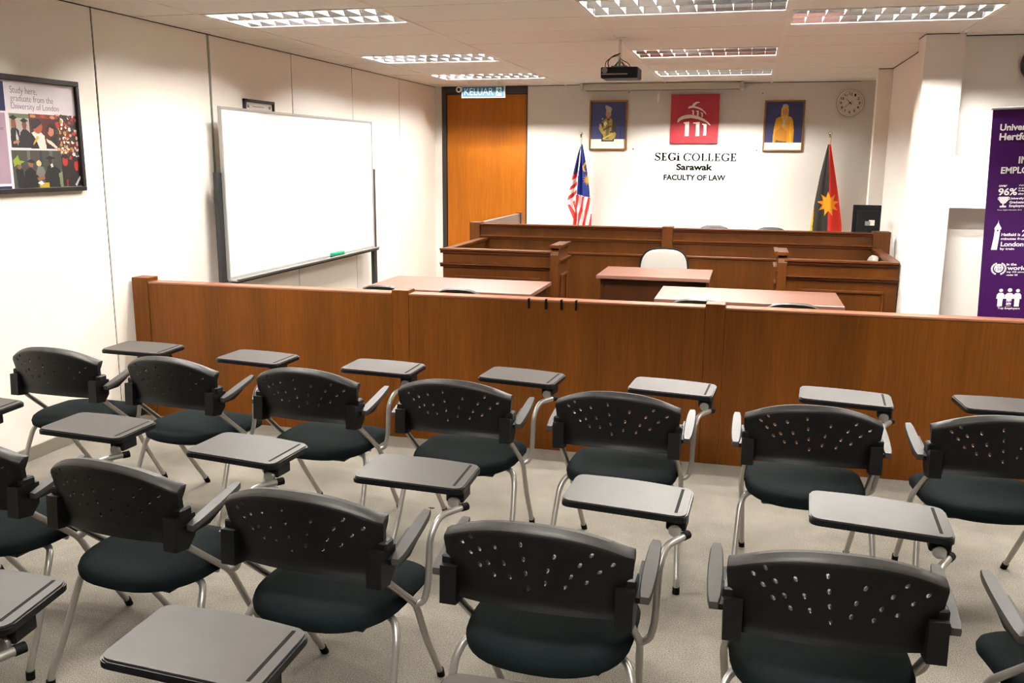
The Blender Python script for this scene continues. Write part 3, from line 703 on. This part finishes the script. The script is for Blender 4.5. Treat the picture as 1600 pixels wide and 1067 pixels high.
rel(fr, R_(0, 0, 1, .5, '#55554f'), R_(.3, 0, .36, .4, '#7c7c74'), R_(.55, 0, .6, .4, '#3b3b38'), R_(.75, 0, .82, .45, '#77776e'), P_([(.02, .25), (.12, .12), (.14, .25), (.25, .28), (.16, .34), (.16, .45), (.1, .35), (.03, .42)], '#9db33a'), P_([(.05, .5), (.13, .4), (.2, .5), (.22, 1), (.08, 1)], '#23252a'), E_(.13, .42, .04, .06, '#9d6e55'), P_([(.2, 1), (.22, .55), (.34, .42), (.45, .55), (.5, .7), (.46, 1)], '#1a1b1f'), E_(.36, .36, .045, .08, '#a8785c'), P_([(.28, .28), (.37, .22), (.46, .29), (.37, .33)], '#141418'), P_([(.44, .6), (.5, .4), (.6, .42), (.66, .62), (.56, .75)], '#8b8d86'), E_(.52, .33, .05, .08, '#d8c89c'), P_([(.6, .7), (.7, .4), (.8, .36), (.95, .5), (1, 1), (.66, 1)], '#191c19'), E_(.76, .27, .04, .08, '#4a3024'), P_([(.66, .2), (.76, .13), (.88, .2), (.76, .24)], '#121214'), P_([(.76, .35), (.8, .33), (.82, .42), (.77, .45)], '#d9d9d4'), P_([(.46, .7), (.62, .66), (.62, .74), (.48, .78)], '#a8785c'), R_(.5, .84, .7, 1, '#c7b233'), P_([(.46, .84), (.54, .78), (.6, .86), (.54, .9)], '#e6e6df'), P_([(.92, .6), (1, .55), (1, 1), (.94, 1)], '#8e9a78'))
paint('print', W_, H_, 300, 190, sh, lambda a, c: (.012, y0+a/1000, z1-c/1000), m_pic, t)
YZ = lambda x0_: (lambda a, c, s: (x0_+s, a, c))
b = new(); fT = lambda a, c, s: (.0125+s, a, c)
m_thin = mat('grey_poster_lettering', '#6d676c', .6)
put_text(b, 'Study here,', 4.22, 4.415, 2.034, 2.082, fT, -.012, .0006); put_text(b, 'graduate from the', 4.22, 4.536, 1.992, 2.038, fT, -.012, .0006); put_text(b, 'University of London', 4.22, 4.575, 1.952, 1.996, fT, -.012, .0006)
obj('poster_lettering', b, m_thin, t)
b = new(); put_text(b, 'e', 4.133, 4.153, 1.847, 1.863, fT, .0, .0006); obj('poster_letter', b, m_thin, t)
t.rotation_euler = (.0, 0, 0)

# ------------------------------------------------------------------ things on the front wall
def king_shapes():   # drawing 60 x 78 units
    return [R_(0, 0, 60, 78, '#2c3570'), R_(0, 40, 60, 66, '#4a5088'), R_(0, 62, 60, 78, '#f2eee8'),
      P_([(19, 66), (19, 42), (22, 30), (30, 25), (37, 27), (43, 33), (44, 50), (40, 66)], '#3c3a36'),
      P_([(22, 64), (21, 45), (23, 30), (28, 25), (33, 26), (37, 30), (36, 48), (39, 55), (38, 64)], '#c6b461'),
      P_([(26, 62), (27, 34), (30, 28), (32, 40), (31, 62)], '#8f845a'), E_(25, 36, 3, 4, '#f0ead2'), *[E_(20+(7*i)%19, 28+(11*i)%34, 1.1, 1.5, ('#e0d48a', '#a8964c', '#5d5640')[i % 3]) for i in range(34)], P_([(14, 45), (15, 36), (18, 37), (22, 48), (22, 56), (17, 50)], '#cfbf74'),
      P_([(36, 56), (41, 49), (44, 53), (42, 60), (36, 63)], '#c9b85e'), E_(30, 20, 5, 6, '#b88f73'), P_([(24, 8), (25, 5), (33, 8), (36, 11), (34, 18), (26, 16), (26, 12)], '#b7aa92'), P_([(26, 25), (30, 28), (33, 25), (32, 31), (29, 31)], '#1f1f22'), R_(51, 20, 52, 62, '#232a5c')]
def queen_shapes():
    return [R_(0, 0, 60, 78, '#25276a'), R_(0, 66, 60, 78, '#f2efea'), P_([(13, 66), (14, 45), (17, 27), (27, 22), (33, 21), (42, 25), (45, 32), (47, 50), (47, 66)], '#e0ae12'),
      P_([(16, 66), (17, 48), (26, 40), (36, 48), (36, 66)], '#cf9614'), P_([(41, 30), (44, 50), (43, 66), (40, 66), (39, 40)], '#efc428'), P_([(25, 23), (25, 10), (29, 6), (35, 7), (37, 14), (36, 24), (30, 27)], '#e3b816'),
      E_(31, 16, 4.2, 5.6, '#c98f79'), P_([(26, 9), (27, 4.5), (31, 3), (35, 5), (37, 9), (31, 7)], '#b9c4c6'), P_([(26, 24), (29, 34), (30, 40), (31, 34), (35, 24), (33, 24), (30.5, 31), (28, 24)], '#d9d8c8'), E_(30, 37, 2, 3.4, '#cfd0c4'), E_(39, 26, 2.5, 2.4, '#c2b9a0'), P_([(17, 66), (19, 62), (24, 63), (36, 64.5), (36, 66)], '#7a5a3a')]
def portrait(name, x0, x1, z0, z1, shp, label):
    t = thing(name, label, 'portrait', ((x0+x1)/2, F-.005, z0), 'royal portraits')
    b = new(); w_ = .018
    for a in ((x0, x1, z1-w_, z1), (x0, x1, z0, z0+w_), (x0, x0+w_, z0+w_, z1-w_), (x1-w_, x1, z0+w_, z1-w_)): box(b, a[0], a[1], F-.03, F-.002, a[2], a[3], .003)
    obj('frame', b, m_gold, t)
    b = new(); box(b, x0+.01, x1-.01, F-.012, F-.002, z0+.01, z1-.01); obj('backing', b, m_blackf, t)
    paint('print', 60, 78, 90, 117, shp, lambda a, c: (x0+w_+(x1-x0-2*w_)*a/60, F-.0135, z1-w_-(z1-z0-2*w_)*c/78), m_pic, t)
portrait('framed_portrait', 1.983, 2.440, 1.825, 2.408, king_shapes(), 'gold-framed portrait of a person in dark robe and tall headdress on the front wall')
portrait('framed_portrait', 4.021, 4.468, 1.817, 2.391, queen_shapes(), 'gold-framed portrait of a person in yellow dress and headscarf on the front wall')
# logo panel
t = thing('logo_panel', 'square red panel with white domed pillar emblem on the front wall', 'sign', (3.23, F, 1.9))
b = new(); box(b, 2.955, 3.51, F-.035, F-.004, 1.907, 2.467, .002); obj('panel', b, m_red, t)
lx = lambda px: 2.955+(px-178)/474*.555
lz = lambda py: 2.467-(py-112)/473*.56
polys = [[(245,378),(252,348),(288,322),(330,310),(365,306),(440,318),(510,348),(555,382),(577,412),(567,410),(520,378),(450,352),(380,340),(310,348),(275,365),(254,384)],
 [(347,250),(350,234),(368,224),(384,222),(398,200),(425,184),(447,184),(466,190),(440,197),(420,212),(412,226),(440,232),(482,250),(520,284),(533,308),(523,304),(495,275),(450,252),(400,241),(365,244)],
 [(384,266),(408,266),(408,311),(393,309),(393,275),(384,272)], [(427,270),(454,270),(454,321),(438,317),(438,279),(427,277)], [(472,286),(496,290),(496,333),(482,328),(482,296),(472,293)],
 [(310,380),(365,374),(365,515),(325,515),(325,396),(310,392)], [(406,382),(468,378),(468,515),(432,515),(432,396),(406,394)], [(493,394),(538,400),(536,510),(508,510),(508,408),(493,405)]]
b = new()
for p in polys: prism(b, [(lx(a), lz(c)) for a, c in p], .0, .012, XZ(F-.035))
obj('emblem', b, m_white, t)
# serif letters built stroke by stroke (unit height)
def serif(bm, s, x0, x1, z0, z1, f, th, tn, d=.003):
    polys = []; x = 0
    def arc(cx, cy, rx, ry, a0, a1, t0, t1, n=18):
        for i in range(n):
            A, B = a0+(a1-a0)*i/n, a0+(a1-a0)*(i+1)/n
            def pt(a, inn): return (cx+(rx-(t0 if inn else 0))*math.cos(a), cy+(ry-(t1 if inn else 0))*math.sin(a))
            polys.append([pt(A, 0), pt(B, 0), pt(B, 1), pt(A, 1)])
    def rc(a, c, e, g): polys.append([(x+a, c), (x+e, c), (x+e, g), (x+a, g)])
    for ch in s:
        if ch == 'E':
            rc(.08, 0, .08+th, 1); rc(0, 0, .56, tn); rc(0, 1-tn, .54, 1); rc(.08, .5-tn/2, .42, .5+tn/2); rc(.56-tn, 0, .56, .24); rc(.54-tn, .78, .54, 1); rc(.42-tn, .4, .42, .6); x += .70
        elif ch == 'L':
            rc(.08, 0, .08+th, 1); rc(0, 0, .56, tn); rc(0, 1-tn, .3, 1); rc(.56-tn, 0, .56, .26); x += .68
        elif ch == 'i':
            rc(.06, 0, .06+th, .66); rc(0, 0, .12+th, tn); rc(0, .66-tn, .06+th, .66); arc(x+.06+th/2, .88, .085, .085, 0, 2*PI, .085, .085, 12); x += .34
        elif ch == 'O':
            arc(x+.42, .5, .42, .52, 0, 2*PI, th, tn, 36); x += .95
        elif ch == 'C':
            arc(x+.42, .5, .42, .52, PI*.24, PI*1.78, th, tn, 30); rc(.70, .68, .70+tn, 1.0); x += .88
        elif ch == 'G':
            arc(x+.42, .5, .42, .52, PI*.24, PI*1.72, th, tn, 30); rc(.70, .68, .70+tn, 1.0); rc(.62, .05, .62+th, .44); rc(.5, .44-tn, .82, .44); x += .92
        elif ch == 'S':
            cpts = [(.54, .78), (.46, .93), (.3, .985), (.12, .9), (.08, .74), (.16, .6), (.32, .51), (.48, .41), (.55, .26), (.48, .09), (.3, .015), (.12, .07), (.04, .25)]
            ws = [tn, tn, tn, tn*1.2, th*.7, th, th*1.1, th, th*.7, tn*1.2, tn, tn, tn]
            P2 = fillet([(p[0], p[1], 0) for p in cpts], .08, 3); n = len(P2); L, Rr = [], []
            for i, p in enumerate(P2):
                tt = (P2[min(i+1, n-1)]-P2[max(i-1, 0)]).normalized(); wv = ws[min(len(ws)-1, int(i/n*len(ws)))]/2
                L.append((x+p.x-tt.y*wv, p.y+tt.x*wv)); Rr.append((x+p.x+tt.y*wv, p.y-tt.x*wv))
            for i in range(n-1): polys.append([L[i], L[i+1], Rr[i+1], Rr[i]])
            rc(.54-tn/2, .74, .54+tn/2, .99); rc(.02, .02, .02+tn, .28); x += .70
    for p in polys: prism(bm, [(x0+(a/(x-.08))*(x1-x0), z0+c*(z1-z0)) for a, c in p], 0, d, f)
t = thing('wall_lettering', 'black three-line college name lettering on the white front wall under the red panel', 'lettering', (3.26, F, 1.47))
b = new(); serif(b, 'SEGi', 2.782, 3.072, 1.705, 1.797, XZ(F), .19, .09); serif(b, 'COLLEGE', 3.12, 3.737, 1.703, 1.793, XZ(F), .15, .09); obj('lettering_line', b, m_black, t)
b = new(); put_text(b, 'Sarawak', 3.042, 3.465, 1.594, 1.669, XZ(F), .034, .003); obj('lettering_line', b, m_black, t)
b = new(); put_text(b, 'FACULTY OF LAW', 2.897, 3.620, 1.476, 1.541, XZ(F), .026, .003); obj('lettering_line', b, m_black, t)
# wall clock
t = thing('wall_clock', 'round white wall clock with chrome rim high on the front wall', 'clock', (4.947, F, 2.355))
cx, cz, cr = 4.947, 2.355, .149
b = new(); lathe(b, [(cr, F-.001), (cr, F-.03), (cr-.006, F-.04), (cr-.018, F-.04), (cr-.022, F-.03), (cr-.022, F-.02)], (cx, 0, cz), 48, 'y'); obj('rim', b, m_chrome, t, True)
b = new(); lathe(b, [(cr-.02, F-.012), (cr-.02, F-.024)], (cx, 0, cz), 48, 'y'); fc = obj('face', b, m_clock, t)
b = new()
for n in range(1, 13):
    a = PI/2-n*PI/6; px, pz = cx+.098*math.cos(a), cz+.098*math.sin(a); w_ = .011 if n < 10 else .018
    if n == 11 or n == 1: w_ *= .75
    put_text(b, str(n), px-w_, px+w_, pz-.0145, pz+.0145, XZ(F-.024), .012, .0008)
obj('numerals', b, m_black, fc)
def hand(name, deg, ln, wd, back=.025):
    a = math.radians(90-deg); d = Vector((math.cos(a), math.sin(a))); n_ = Vector((-d.y, d.x)); p = Vector((cx, cz))
    q = [p-d*back+n_*wd, p+d*ln+n_*wd*.4, p+d*ln-n_*wd*.4, p-d*back-n_*wd]
    b = new(); prism(b, [(v.x, v.y) for v in q], .002, .004, XZ(F-.024)); return obj(name, b, m_black, t)
hand('hour_hand', 318, .072, .004); hand('minute_hand', 229, .088, .0035); hand('second_hand', 100, .05, .0012)
# roller screen
t = thing('projection_screen', 'closed off-white roller projection screen case at the top of the front wall', 'projection screen', (2.83, F-.15, 2.5))
b = new(); box(b, 1.93, 3.745, 10.93, 11.05, 2.512, 2.582, .008, 2); obj('case', b, m_screen, t)
for x0, x1 in ((1.90, 1.93), (3.745, 3.775)):
    b = new(); box(b, x0, x1, 10.92, F-.001, 2.51, 2.592, .003); obj('end_bracket', b, m_screen, t)
b = new(); box(b, 1.97, 3.73, 10.95, 10.97, 2.500, 2.513, .002); obj('weight_bar', b, m_grey, t)
b = new(); tube(b, [(2.822, 10.96, 2.50), (2.822, 10.96, 2.47)], .004, 8); box(b, 2.785, 2.86, 10.955, 10.965, 2.495, 2.501); lathe(b, [(.006, 2.475), (.016, 2.46), (.017, 2.40), (.012, 2.362), (.004, 2.36)], (2.822, 10.96, 0), 14); obj('pull_handle', b, m_white, t, True)
for i, (x, z) in enumerate(((2.45, 2.5), (3.99, 2.47), (2.52, 1.84), (3.96, 1.83))):
    b = new(); lathe(b, [(.009, F-.001), (.009, F-.01), (.004, F-.018), (.004, F-.024)], (x, 0, z), 10, 'y')
    solo('wall_screw', b, m_grey, ['small screw left under the screen case', 'small screw right of the screen case', 'small screw beside the left portrait, lower corner', 'small screw beside the right portrait, lower corner'][i], 'screw', (x, F, z), 'screws in the front wall')
# projector on its ceiling pole
t = thing('projector', 'black projector hanging on a white pole from the ceiling', 'projector', (2.92, 7.0, H))
b = new(); box(b, 2.79, 3.065, 6.92, 7.16, 2.302, 2.383, .01, 2); bd = obj('housing', b, m_mon, t)
b = new(); box(b, 2.80, 2.99, 6.9185, 6.9205, 2.327, 2.337); obj('vent_slot', b, m_grey, bd)
b = new(); lathe(b, [(.022, 6.918), (.022, 6.93)], (2.82, 0, 2.36), 16, 'y'); obj('lens', b, m_grey, bd, True)
b = new(); tube(b, [(2.92, 7.0, 2.42), (2.92, 7.0, H)], .014, 12); lathe(b, [(.05, H), (.05, H-.008)], (2.92, 7.0, 0), 20); obj('pole', b, m_white, t, True)
b = new(); box(b, 2.86, 2.98, 6.96, 7.04, 2.383, 2.395, .002); tube(b, [(2.88, 7.0, 2.39), (2.92, 7.0, 2.44), (2.96, 7.0, 2.39)], .008, 8); tube(b, [(2.92, 6.98, 2.39), (2.92, 7.0, 2.46)], .009, 8); obj('mount', b, m_grey, t, True)
b = new()
tube(b, [(2.84, 7.0, 2.38), (2.83, 6.97, 2.43), (2.88, 6.97, 2.47), (2.92, 6.985, 2.48), (2.925, 7.0, 2.5)], .004, 6, .03)
tube(b, [(2.82, 6.95, 2.38), (2.82, 6.95, 2.42), (2.86, 6.96, 2.455), (2.91, 6.985, 2.47)], .003, 6, .03)
tube(b, [(3.0, 7.0, 2.38), (2.99, 6.98, 2.41), (2.95, 6.99, 2.43), (2.92, 6.98, 2.45)], .003, 6, .02); obj('cable', b, m_cable, t, True)
# exit sign
t = thing('exit_sign', 'lit teal exit sign with white letters hanging before the wooden door', 'sign', (.863, 10.4, 2.4))
b = new(); box(b, .602, 1.124, 10.4, 10.43, 2.402, 2.538, .003); bd = obj('housing', b, m_boardf, t)
b = new(); box(b, .613, 1.113, 10.396, 10.401, 2.414, 2.528); obj('lit_panel', b, m_sign, t)
b = new(); put_text(b, 'KELUAR', .64, .985, 2.435, 2.512, XZ(10.396), -.005, .001)
prism(b, [(1.02, 2.424), (1.085, 2.424), (1.085, 2.518), (1.02, 2.518)], 0, .0008, XZ(10.396)); obj('lettering', b, m_signw, t)
b = new(); mx = lambda a: 1.02+.065*a; mz = lambda c: 2.424+.094*c
for p in ([(.45,.86),(.6,.86),(.6,.98),(.45,.98)], [(.3,.5),(.55,.85),(.75,.8),(.55,.42)], [(.55,.42),(.8,.3),(.75,.05),(.88,.05),(.95,.36),(.65,.55)], [(.3,.5),(.5,.42),(.3,.12),(.05,.1),(.05,.2),(.22,.22)], [(.7,.8),(.95,.6),(.88,.54),(.6,.72)], [(.5,.8),(.2,.78),(.12,.58),(.2,.55),(.3,.7)]):
    prism(b, [(mx(a), mz(c)) for a, c in p], .0008, .0014, XZ(10.396))
obj('running_figure', b, m_sign, t)
for x in (.68, 1.05): b = new(); box(b, x-.008, x+.008, 10.408, 10.422, 2.537, H); obj('hanger', b, m_white, t)
b = new(); pts = [(.566+.027*math.cos(a*PI/10), 10.41, 2.50+.027*math.sin(a*PI/10)) for a in range(21)]; tube(b, pts, .008, 8); tube(b, [(.585, 10.41, 2.52), (.61, 10.41, 2.52)], .006, 8); obj('side_ring', b, m_white, t, True)

# flags
def flag_base(x, y, label, top):
    t = thing('flag_on_pole', label, 'flag', (x, y, 0), 'flags by the front wall')
    b = new(); tube(b, [(x, y, .04), (x, y, top-.06)], .0125, 12); po = obj('pole', b, m_pole, t, True)
    b = new(); lathe(b, [(.008, top-.065), (.02, top-.058), (.01, top-.05), (.012, top-.042), (.021, top-.025), (.021, top-.015), (.012, top-.002), (.002, top)], (x, y, 0), 16); obj('finial', b, m_chrome, po, True)
    b = new(); lathe(b, [(.16, 0), (.16, .015), (.10, .03), (.03, .05), (.02, .09)], (x, y, 0), 28); obj('stand', b, m_chrome, t, True)
    return t
t = flag_base(1.930, 10.90, 'hanging flag with blue corner, yellow star and red and white stripes, left of the portrait', 2.03)
fx = lambda a, c: 1.551773+.001307*a+.00003*c
fz = lambda a, c: 2.149493-.001272*c
Lf = [(205, 293), (290, 262), (400, 236), (545, 203), (640, 183), (725, 166), (780, 170), (860, 205), (965, 218), (1150, 222), (1250, 235)]
Rf = [(205, 304), (370, 330), (480, 346), (580, 358), (690, 367), (800, 374), (850, 384), (965, 378), (1150, 372), (1250, 360)]
def lerp(tab, c):
    for (c0, x0), (c1, x1) in zip(tab, tab[1:]):
        if c <= c1: return x0+(x1-x0)*(c-c0)/(c1-c0)
    return tab[-1][1]
sh = [R_(0, 0, 711, 1300, '#f4efec'), P_([(299, 180), (330, 370), (346, 480), (358, 580), (372, 695), (262, 665), (272, 500), (287, 350), (292, 200)], '#1f3f9e'),
 P_([(290, 200), (276, 380), (270, 465), (212, 492), (180, 480), (260, 200)], '#3a4688'),
 P_([(200, 500), (270, 463), (268, 495), (195, 548)], '#d62a24'), P_([(180, 608), (267, 540), (265, 580), (175, 640)], '#cf2a26'), P_([(150, 705), (262, 618), (257, 660), (150, 740)], '#cf2a26'),
 P_([(160, 772), (188, 758), (243, 858), (226, 900)], '#e2574b'), P_([(213, 738), (237, 718), (248, 790), (240, 830)], '#d8332c'),
 P_([(256, 665), (275, 670), (262, 800), (238, 980), (236, 1300), (212, 1300), (214, 965), (243, 780)], '#d4251f'), P_([(305, 680), (330, 685), (297, 850), (276, 975), (268, 1300), (245, 1300), (252, 965), (278, 830)], '#dd2f28'), P_([(352, 692), (369, 698), (350, 860), (330, 970), (318, 1300), (290, 1300), (301, 965), (332, 820)], '#dd2f28'), P_([(375, 850), (388, 850), (382, 965), (372, 1300), (345, 1300), (359, 965)], '#dd2f28'),
 P_([(332, 362), (318, 380), (311, 410), (314, 440), (324, 458), (334, 452), (325, 440), (322, 412), (327, 390), (336, 378)], '#f2c418')]
st = []
for k in range(28):
    a = 2*PI*k/28; r = 42 if k % 2 == 0 else 17; st.append((346+r*.72*math.cos(a), 530+r*1.5*math.sin(a)))
sh.append(P_(st, '#f2c418'))
def fshape(i, j):
    c = 205+(1250-205)*j; return (lerp(Lf, c)+(lerp(Rf, c)-lerp(Lf, c))*i, c)
def fpos(a, c):
    l, r = lerp(Lf, c), lerp(Rf, c); s = (a-l)/max(1, r-l); k = min(1, (c-205)/300)
    return (fx(a, c), 10.875-.05*k*math.sin(PI*s)-.035*k*math.sin(5.5*PI*s+.4), fz(a, c))
paint('flag_cloth', 0, 0, 70, 260, sh, fpos, m_flag, t, fshape, .002)
t = flag_base(4.742, 10.90, 'hanging red, black and yellow flag with yellow nine-pointed star, right of the portraits', 2.03)
gx = lambda a, c: 4.337605+.00114*a+.000088*c
gz = lambda a, c: 2.137374-.001188*c
Lg = [(205, 322), (300, 297), (500, 246), (650, 214), (800, 184), (900, 166), (1020, 146), (1250, 132), (1400, 150)]
Rg = [(205, 348), (300, 362), (500, 392), (650, 413), (800, 430), (950, 446), (1020, 445), (1250, 440), (1400, 420)]
sh = [R_(0, 0, 948, 1500, '#2b271c'), P_([(331, 190), (352, 190), (480, 800), (480, 1500), (300, 1500), (308, 1020), (314, 860), (326, 700), (330, 500)], '#d92b06'), P_([(190, 760), (184, 860), (166, 1020), (160, 1500), (100, 1500), (100, 800)], '#f0bd10')]
st = []
for k in range(18):
    a = PI/2+2*PI*k/18; r = 1 if k % 2 == 0 else .52; st.append((318+r*105*math.cos(a), 755-r*118*math.sin(a)))
sh.append(P_(st, '#f5b50a'))
def gshape(i, j):
    c = 205+(1400-205)*j; return (lerp(Lg, c)+(lerp(Rg, c)-lerp(Lg, c))*i, c)
def gpos(a, c):
    l, r = lerp(Lg, c), lerp(Rg, c); s = (a-l)/max(1, r-l); k = min(1, (c-205)/400)
    return (gx(a, c), 10.88-.07*k*math.sin(PI*s)-.02*k*math.sin(4*PI*s), gz(a, c))
paint('flag_cloth', 0, 0, 90, 300, sh, gpos, m_flag, t, gshape, .002)

# ------------------------------------------------------------------ roll-up banner
bx0, by = 5.306, 6.2
t = thing('rollup_banner', 'purple roll-up university banner with white text standing by the niche wall', 'banner', (bx0+.425, by, 0))
bf = lambda u_, v_, s: (u_+.029*v_-.0589, by-.001-s, v_)
b = new(); box(b, bx0, bx0+.85, by, by+.002, .06, 2.022); obj('printed_sheet', b, m_purple, t)
b = new(); box(b, bx0-.012, bx0+.862, by-.01, by+.014, 2.02, 2.036, .004); obj('top_bar', b, m_boardf, t)
b = new(); box(b, bx0-.02, bx0+.87, by-.06, by+.12, 0, .06, .01, 2); obj('base', b, m_boardf, t)
b = new(); tube(b, [(bx0+.425, by+.03, .05), (bx0+.425, by+.02, 2.02)], .008, 8); obj('rear_pole', b, m_boardf, t, True)
b = new(); T = lambda s, x0, z0, z1, bd=.03, x1=None: put_text(b, s, x0-.0, x1, z0, z1, bf, bd, .0008)
T('University of', 5.355, 1.884, 1.936, .035); T('Hertfordshire', 5.357, 1.838, 1.882, .035)
T('IN', 5.477, 1.699, 1.741, .035); T('EMPLOYABILITY', 5.386, 1.639, 1.68, .03, 5.386+.36)
T('over', 5.384, 1.559, 1.572, .03); T('96%', 5.384, 1.508, 1.553, .03, 5.489)
T('of graduates', 5.495, 1.562, 1.574, .02); T('in work or', 5.495, 1.545, 1.557, .02); T('further study', 5.495, 1.528, 1.541, .02); T('after six months', 5.495, 1.511, 1.524, .02)
T('University', 5.450, 1.479, 1.498, .03); T('Graduate', 5.452, 1.459, 1.475, .03); T('Employment', 5.453, 1.432, 1.453, .03)
T('Times Higher Education 2015', 5.389, 1.415, 1.423, .01, 5.525)
T('Hatfield is', 5.428, 1.26, 1.279, .03, 5.534); T('25', 5.541, 1.258, 1.298, .03); T('minutes from', 5.428, 1.236, 1.252, .03, 5.572); T('London', 5.43, 1.196, 1.225, .03, 5.558); T('by train', 5.429, 1.171, 1.189, .03, 5.508)
T('in the', 5.476, 1.078, 1.094, .03, 5.532); T('world', 5.482, 1.050, 1.076, .03, 5.59); T('top 150 universities', 5.48, 1.030, 1.044, .02, 5.62); T('under 50', 5.482, 1.014, 1.026, .02, 5.544)
T('Top Employers', 5.452, .80, .818, .02, 5.578)
obj('banner_lettering', b, m_print, t)
b = new(); pz = lambda pts, a=0., c=.0009: prism(b, pts, a, c, bf)
pz([(5.391, 1.5), (5.446, 1.5), (5.444, 1.478), (5.432, 1.462), (5.422, 1.458), (5.422, 1.447), (5.437, 1.445), (5.437, 1.435), (5.40, 1.435), (5.40, 1.445), (5.414, 1.447), (5.414, 1.458), (5.405, 1.462), (5.393, 1.478)])
for s, xx in ((-1, 5.394), (1, 5.443)):
    for k in range(6):
        a0, a1 = PI/2-s*PI*k/6, PI/2-s*PI*(k+1)/6
        pz([(xx+.009*math.cos(a0), 1.489+.010*math.sin(a0)), (xx+.009*math.cos(a1), 1.489+.010*math.sin(a1)), (xx+.006*math.cos(a1), 1.489+.007*math.sin(a1)), (xx+.006*math.cos(a0), 1.489+.007*math.sin(a0))])
obj('trophy_icon', b, m_print, t); b = new()
pz([(5.378, 1.175), (5.412, 1.175), (5.417, 1.25), (5.419, 1.30), (5.424, 1.302), (5.424, 1.31), (5.412, 1.33), (5.406, 1.342), (5.404, 1.358), (5.402, 1.342), (5.396, 1.33), (5.385, 1.31), (5.385, 1.302), (5.388, 1.30), (5.386, 1.25)])
def disc(cx_, cz_, rx, rz, n=20, a=0., c=.0009): pz([(cx_+rx*math.cos(2*PI*k/n), cz_+rz*math.sin(2*PI*k/n)) for k in range(n)], a, c)
obj('tower_icon', b, m_print, t); b = new()
disc(5.434, 1.061, .026, .027)
for s in (-1, 1):
    for k in range(7):
        a0 = PI/2+s*(.35+.36*k); a1 = a0+s*.3
        pz([(5.434+.044*math.cos(a0), 1.058+.041*math.sin(a0)), (5.434+.044*math.cos(a1), 1.058+.041*math.sin(a1)), (5.434+.033*math.cos(a1), 1.058+.031*math.sin(a1)), (5.434+.033*math.cos(a0), 1.058+.031*math.sin(a0))])
obj('laurel_icon', b, m_print, t); b = new()
for cx_, s in ((5.462, .9), (5.512, 1.05), (5.557, .9)):
    disc(cx_, .925 if s > 1 else .922, .0125*s, .012*s, 16)
    pz([(cx_-.012, .907), (cx_+.012, .907), (cx_+.024*s, .895), (cx_+.026*s, .87), (cx_+.015, .87), (cx_+.014, .842), (cx_+.014, .822), (cx_-.014, .822), (cx_-.014, .842), (cx_-.015, .87), (cx_-.026*s, .87), (cx_-.024*s, .895)])
obj('people_icon', b, m_print, t)
b = new()
put_text(b, 'TOP', 5.419, 5.449, 1.068, 1.078, lambda u_, v_, s: (u_+.029*v_-.0589, by-.0021-s, v_), .02, .0004); put_text(b, '150', 5.416, 5.452, 1.047, 1.064, lambda u_, v_, s: (u_+.029*v_-.0589, by-.0021-s, v_), .0, .0004)
put_text(b, 'Links', 5.487, 5.540, .843, .860, lambda u_, v_, s: (u_+.029*v_-.0589, by-.0021-s, v_), .03, .0004); put_text(b, 'with', 5.489, 5.542, .822, .838, lambda u_, v_, s: (u_+.029*v_-.0589, by-.0021-s, v_), .03, .0004)
prism(b, [(5.40, 1.298), (5.408, 1.298), (5.408, 1.29), (5.40, 1.29)], 0, .0004, lambda u_, v_, s: (u_+.029*v_-.0589, by-.0021-s, v_))
obj('banner_dark_lettering', b, m_purple, t)
t.rotation_euler = (0, -.029, 0); t.location.x += .0589; t.location.z = .014
# second round fixture at the picture's right edge
t = thing('round_wall_clock', 'dark-rimmed round wall fixture at the right picture edge on the niche wall', 'wall fixture', (5.84, 7.34, 2.39))
b = new(); lathe(b, [(.135, 7.34-.001), (.135, 7.305), (.12, 7.295)], (5.84, 0, 2.39), 40, 'y'); obj('rim', b, m_leg, t, True)
b = new(); lathe(b, [(.118, 7.30), (.118, 7.293)], (5.84, 0, 2.39), 40, 'y'); obj('face', b, m_clock, t)

# a scrap of dark litter on the carpet
b = new(); prism(b, [(-.014, -.004), (.004, -.007), (.016, .003), (.005, .006), (-.008, .004)], 0, .004, lambda u, v, q: (2.459+u, 4.038+v, q))
solo('litter_scrap', b, m_cable, 'tiny dark scrap of litter on the carpet between the two rows of chairs', 'litter', (2.459, 4.038, 0))
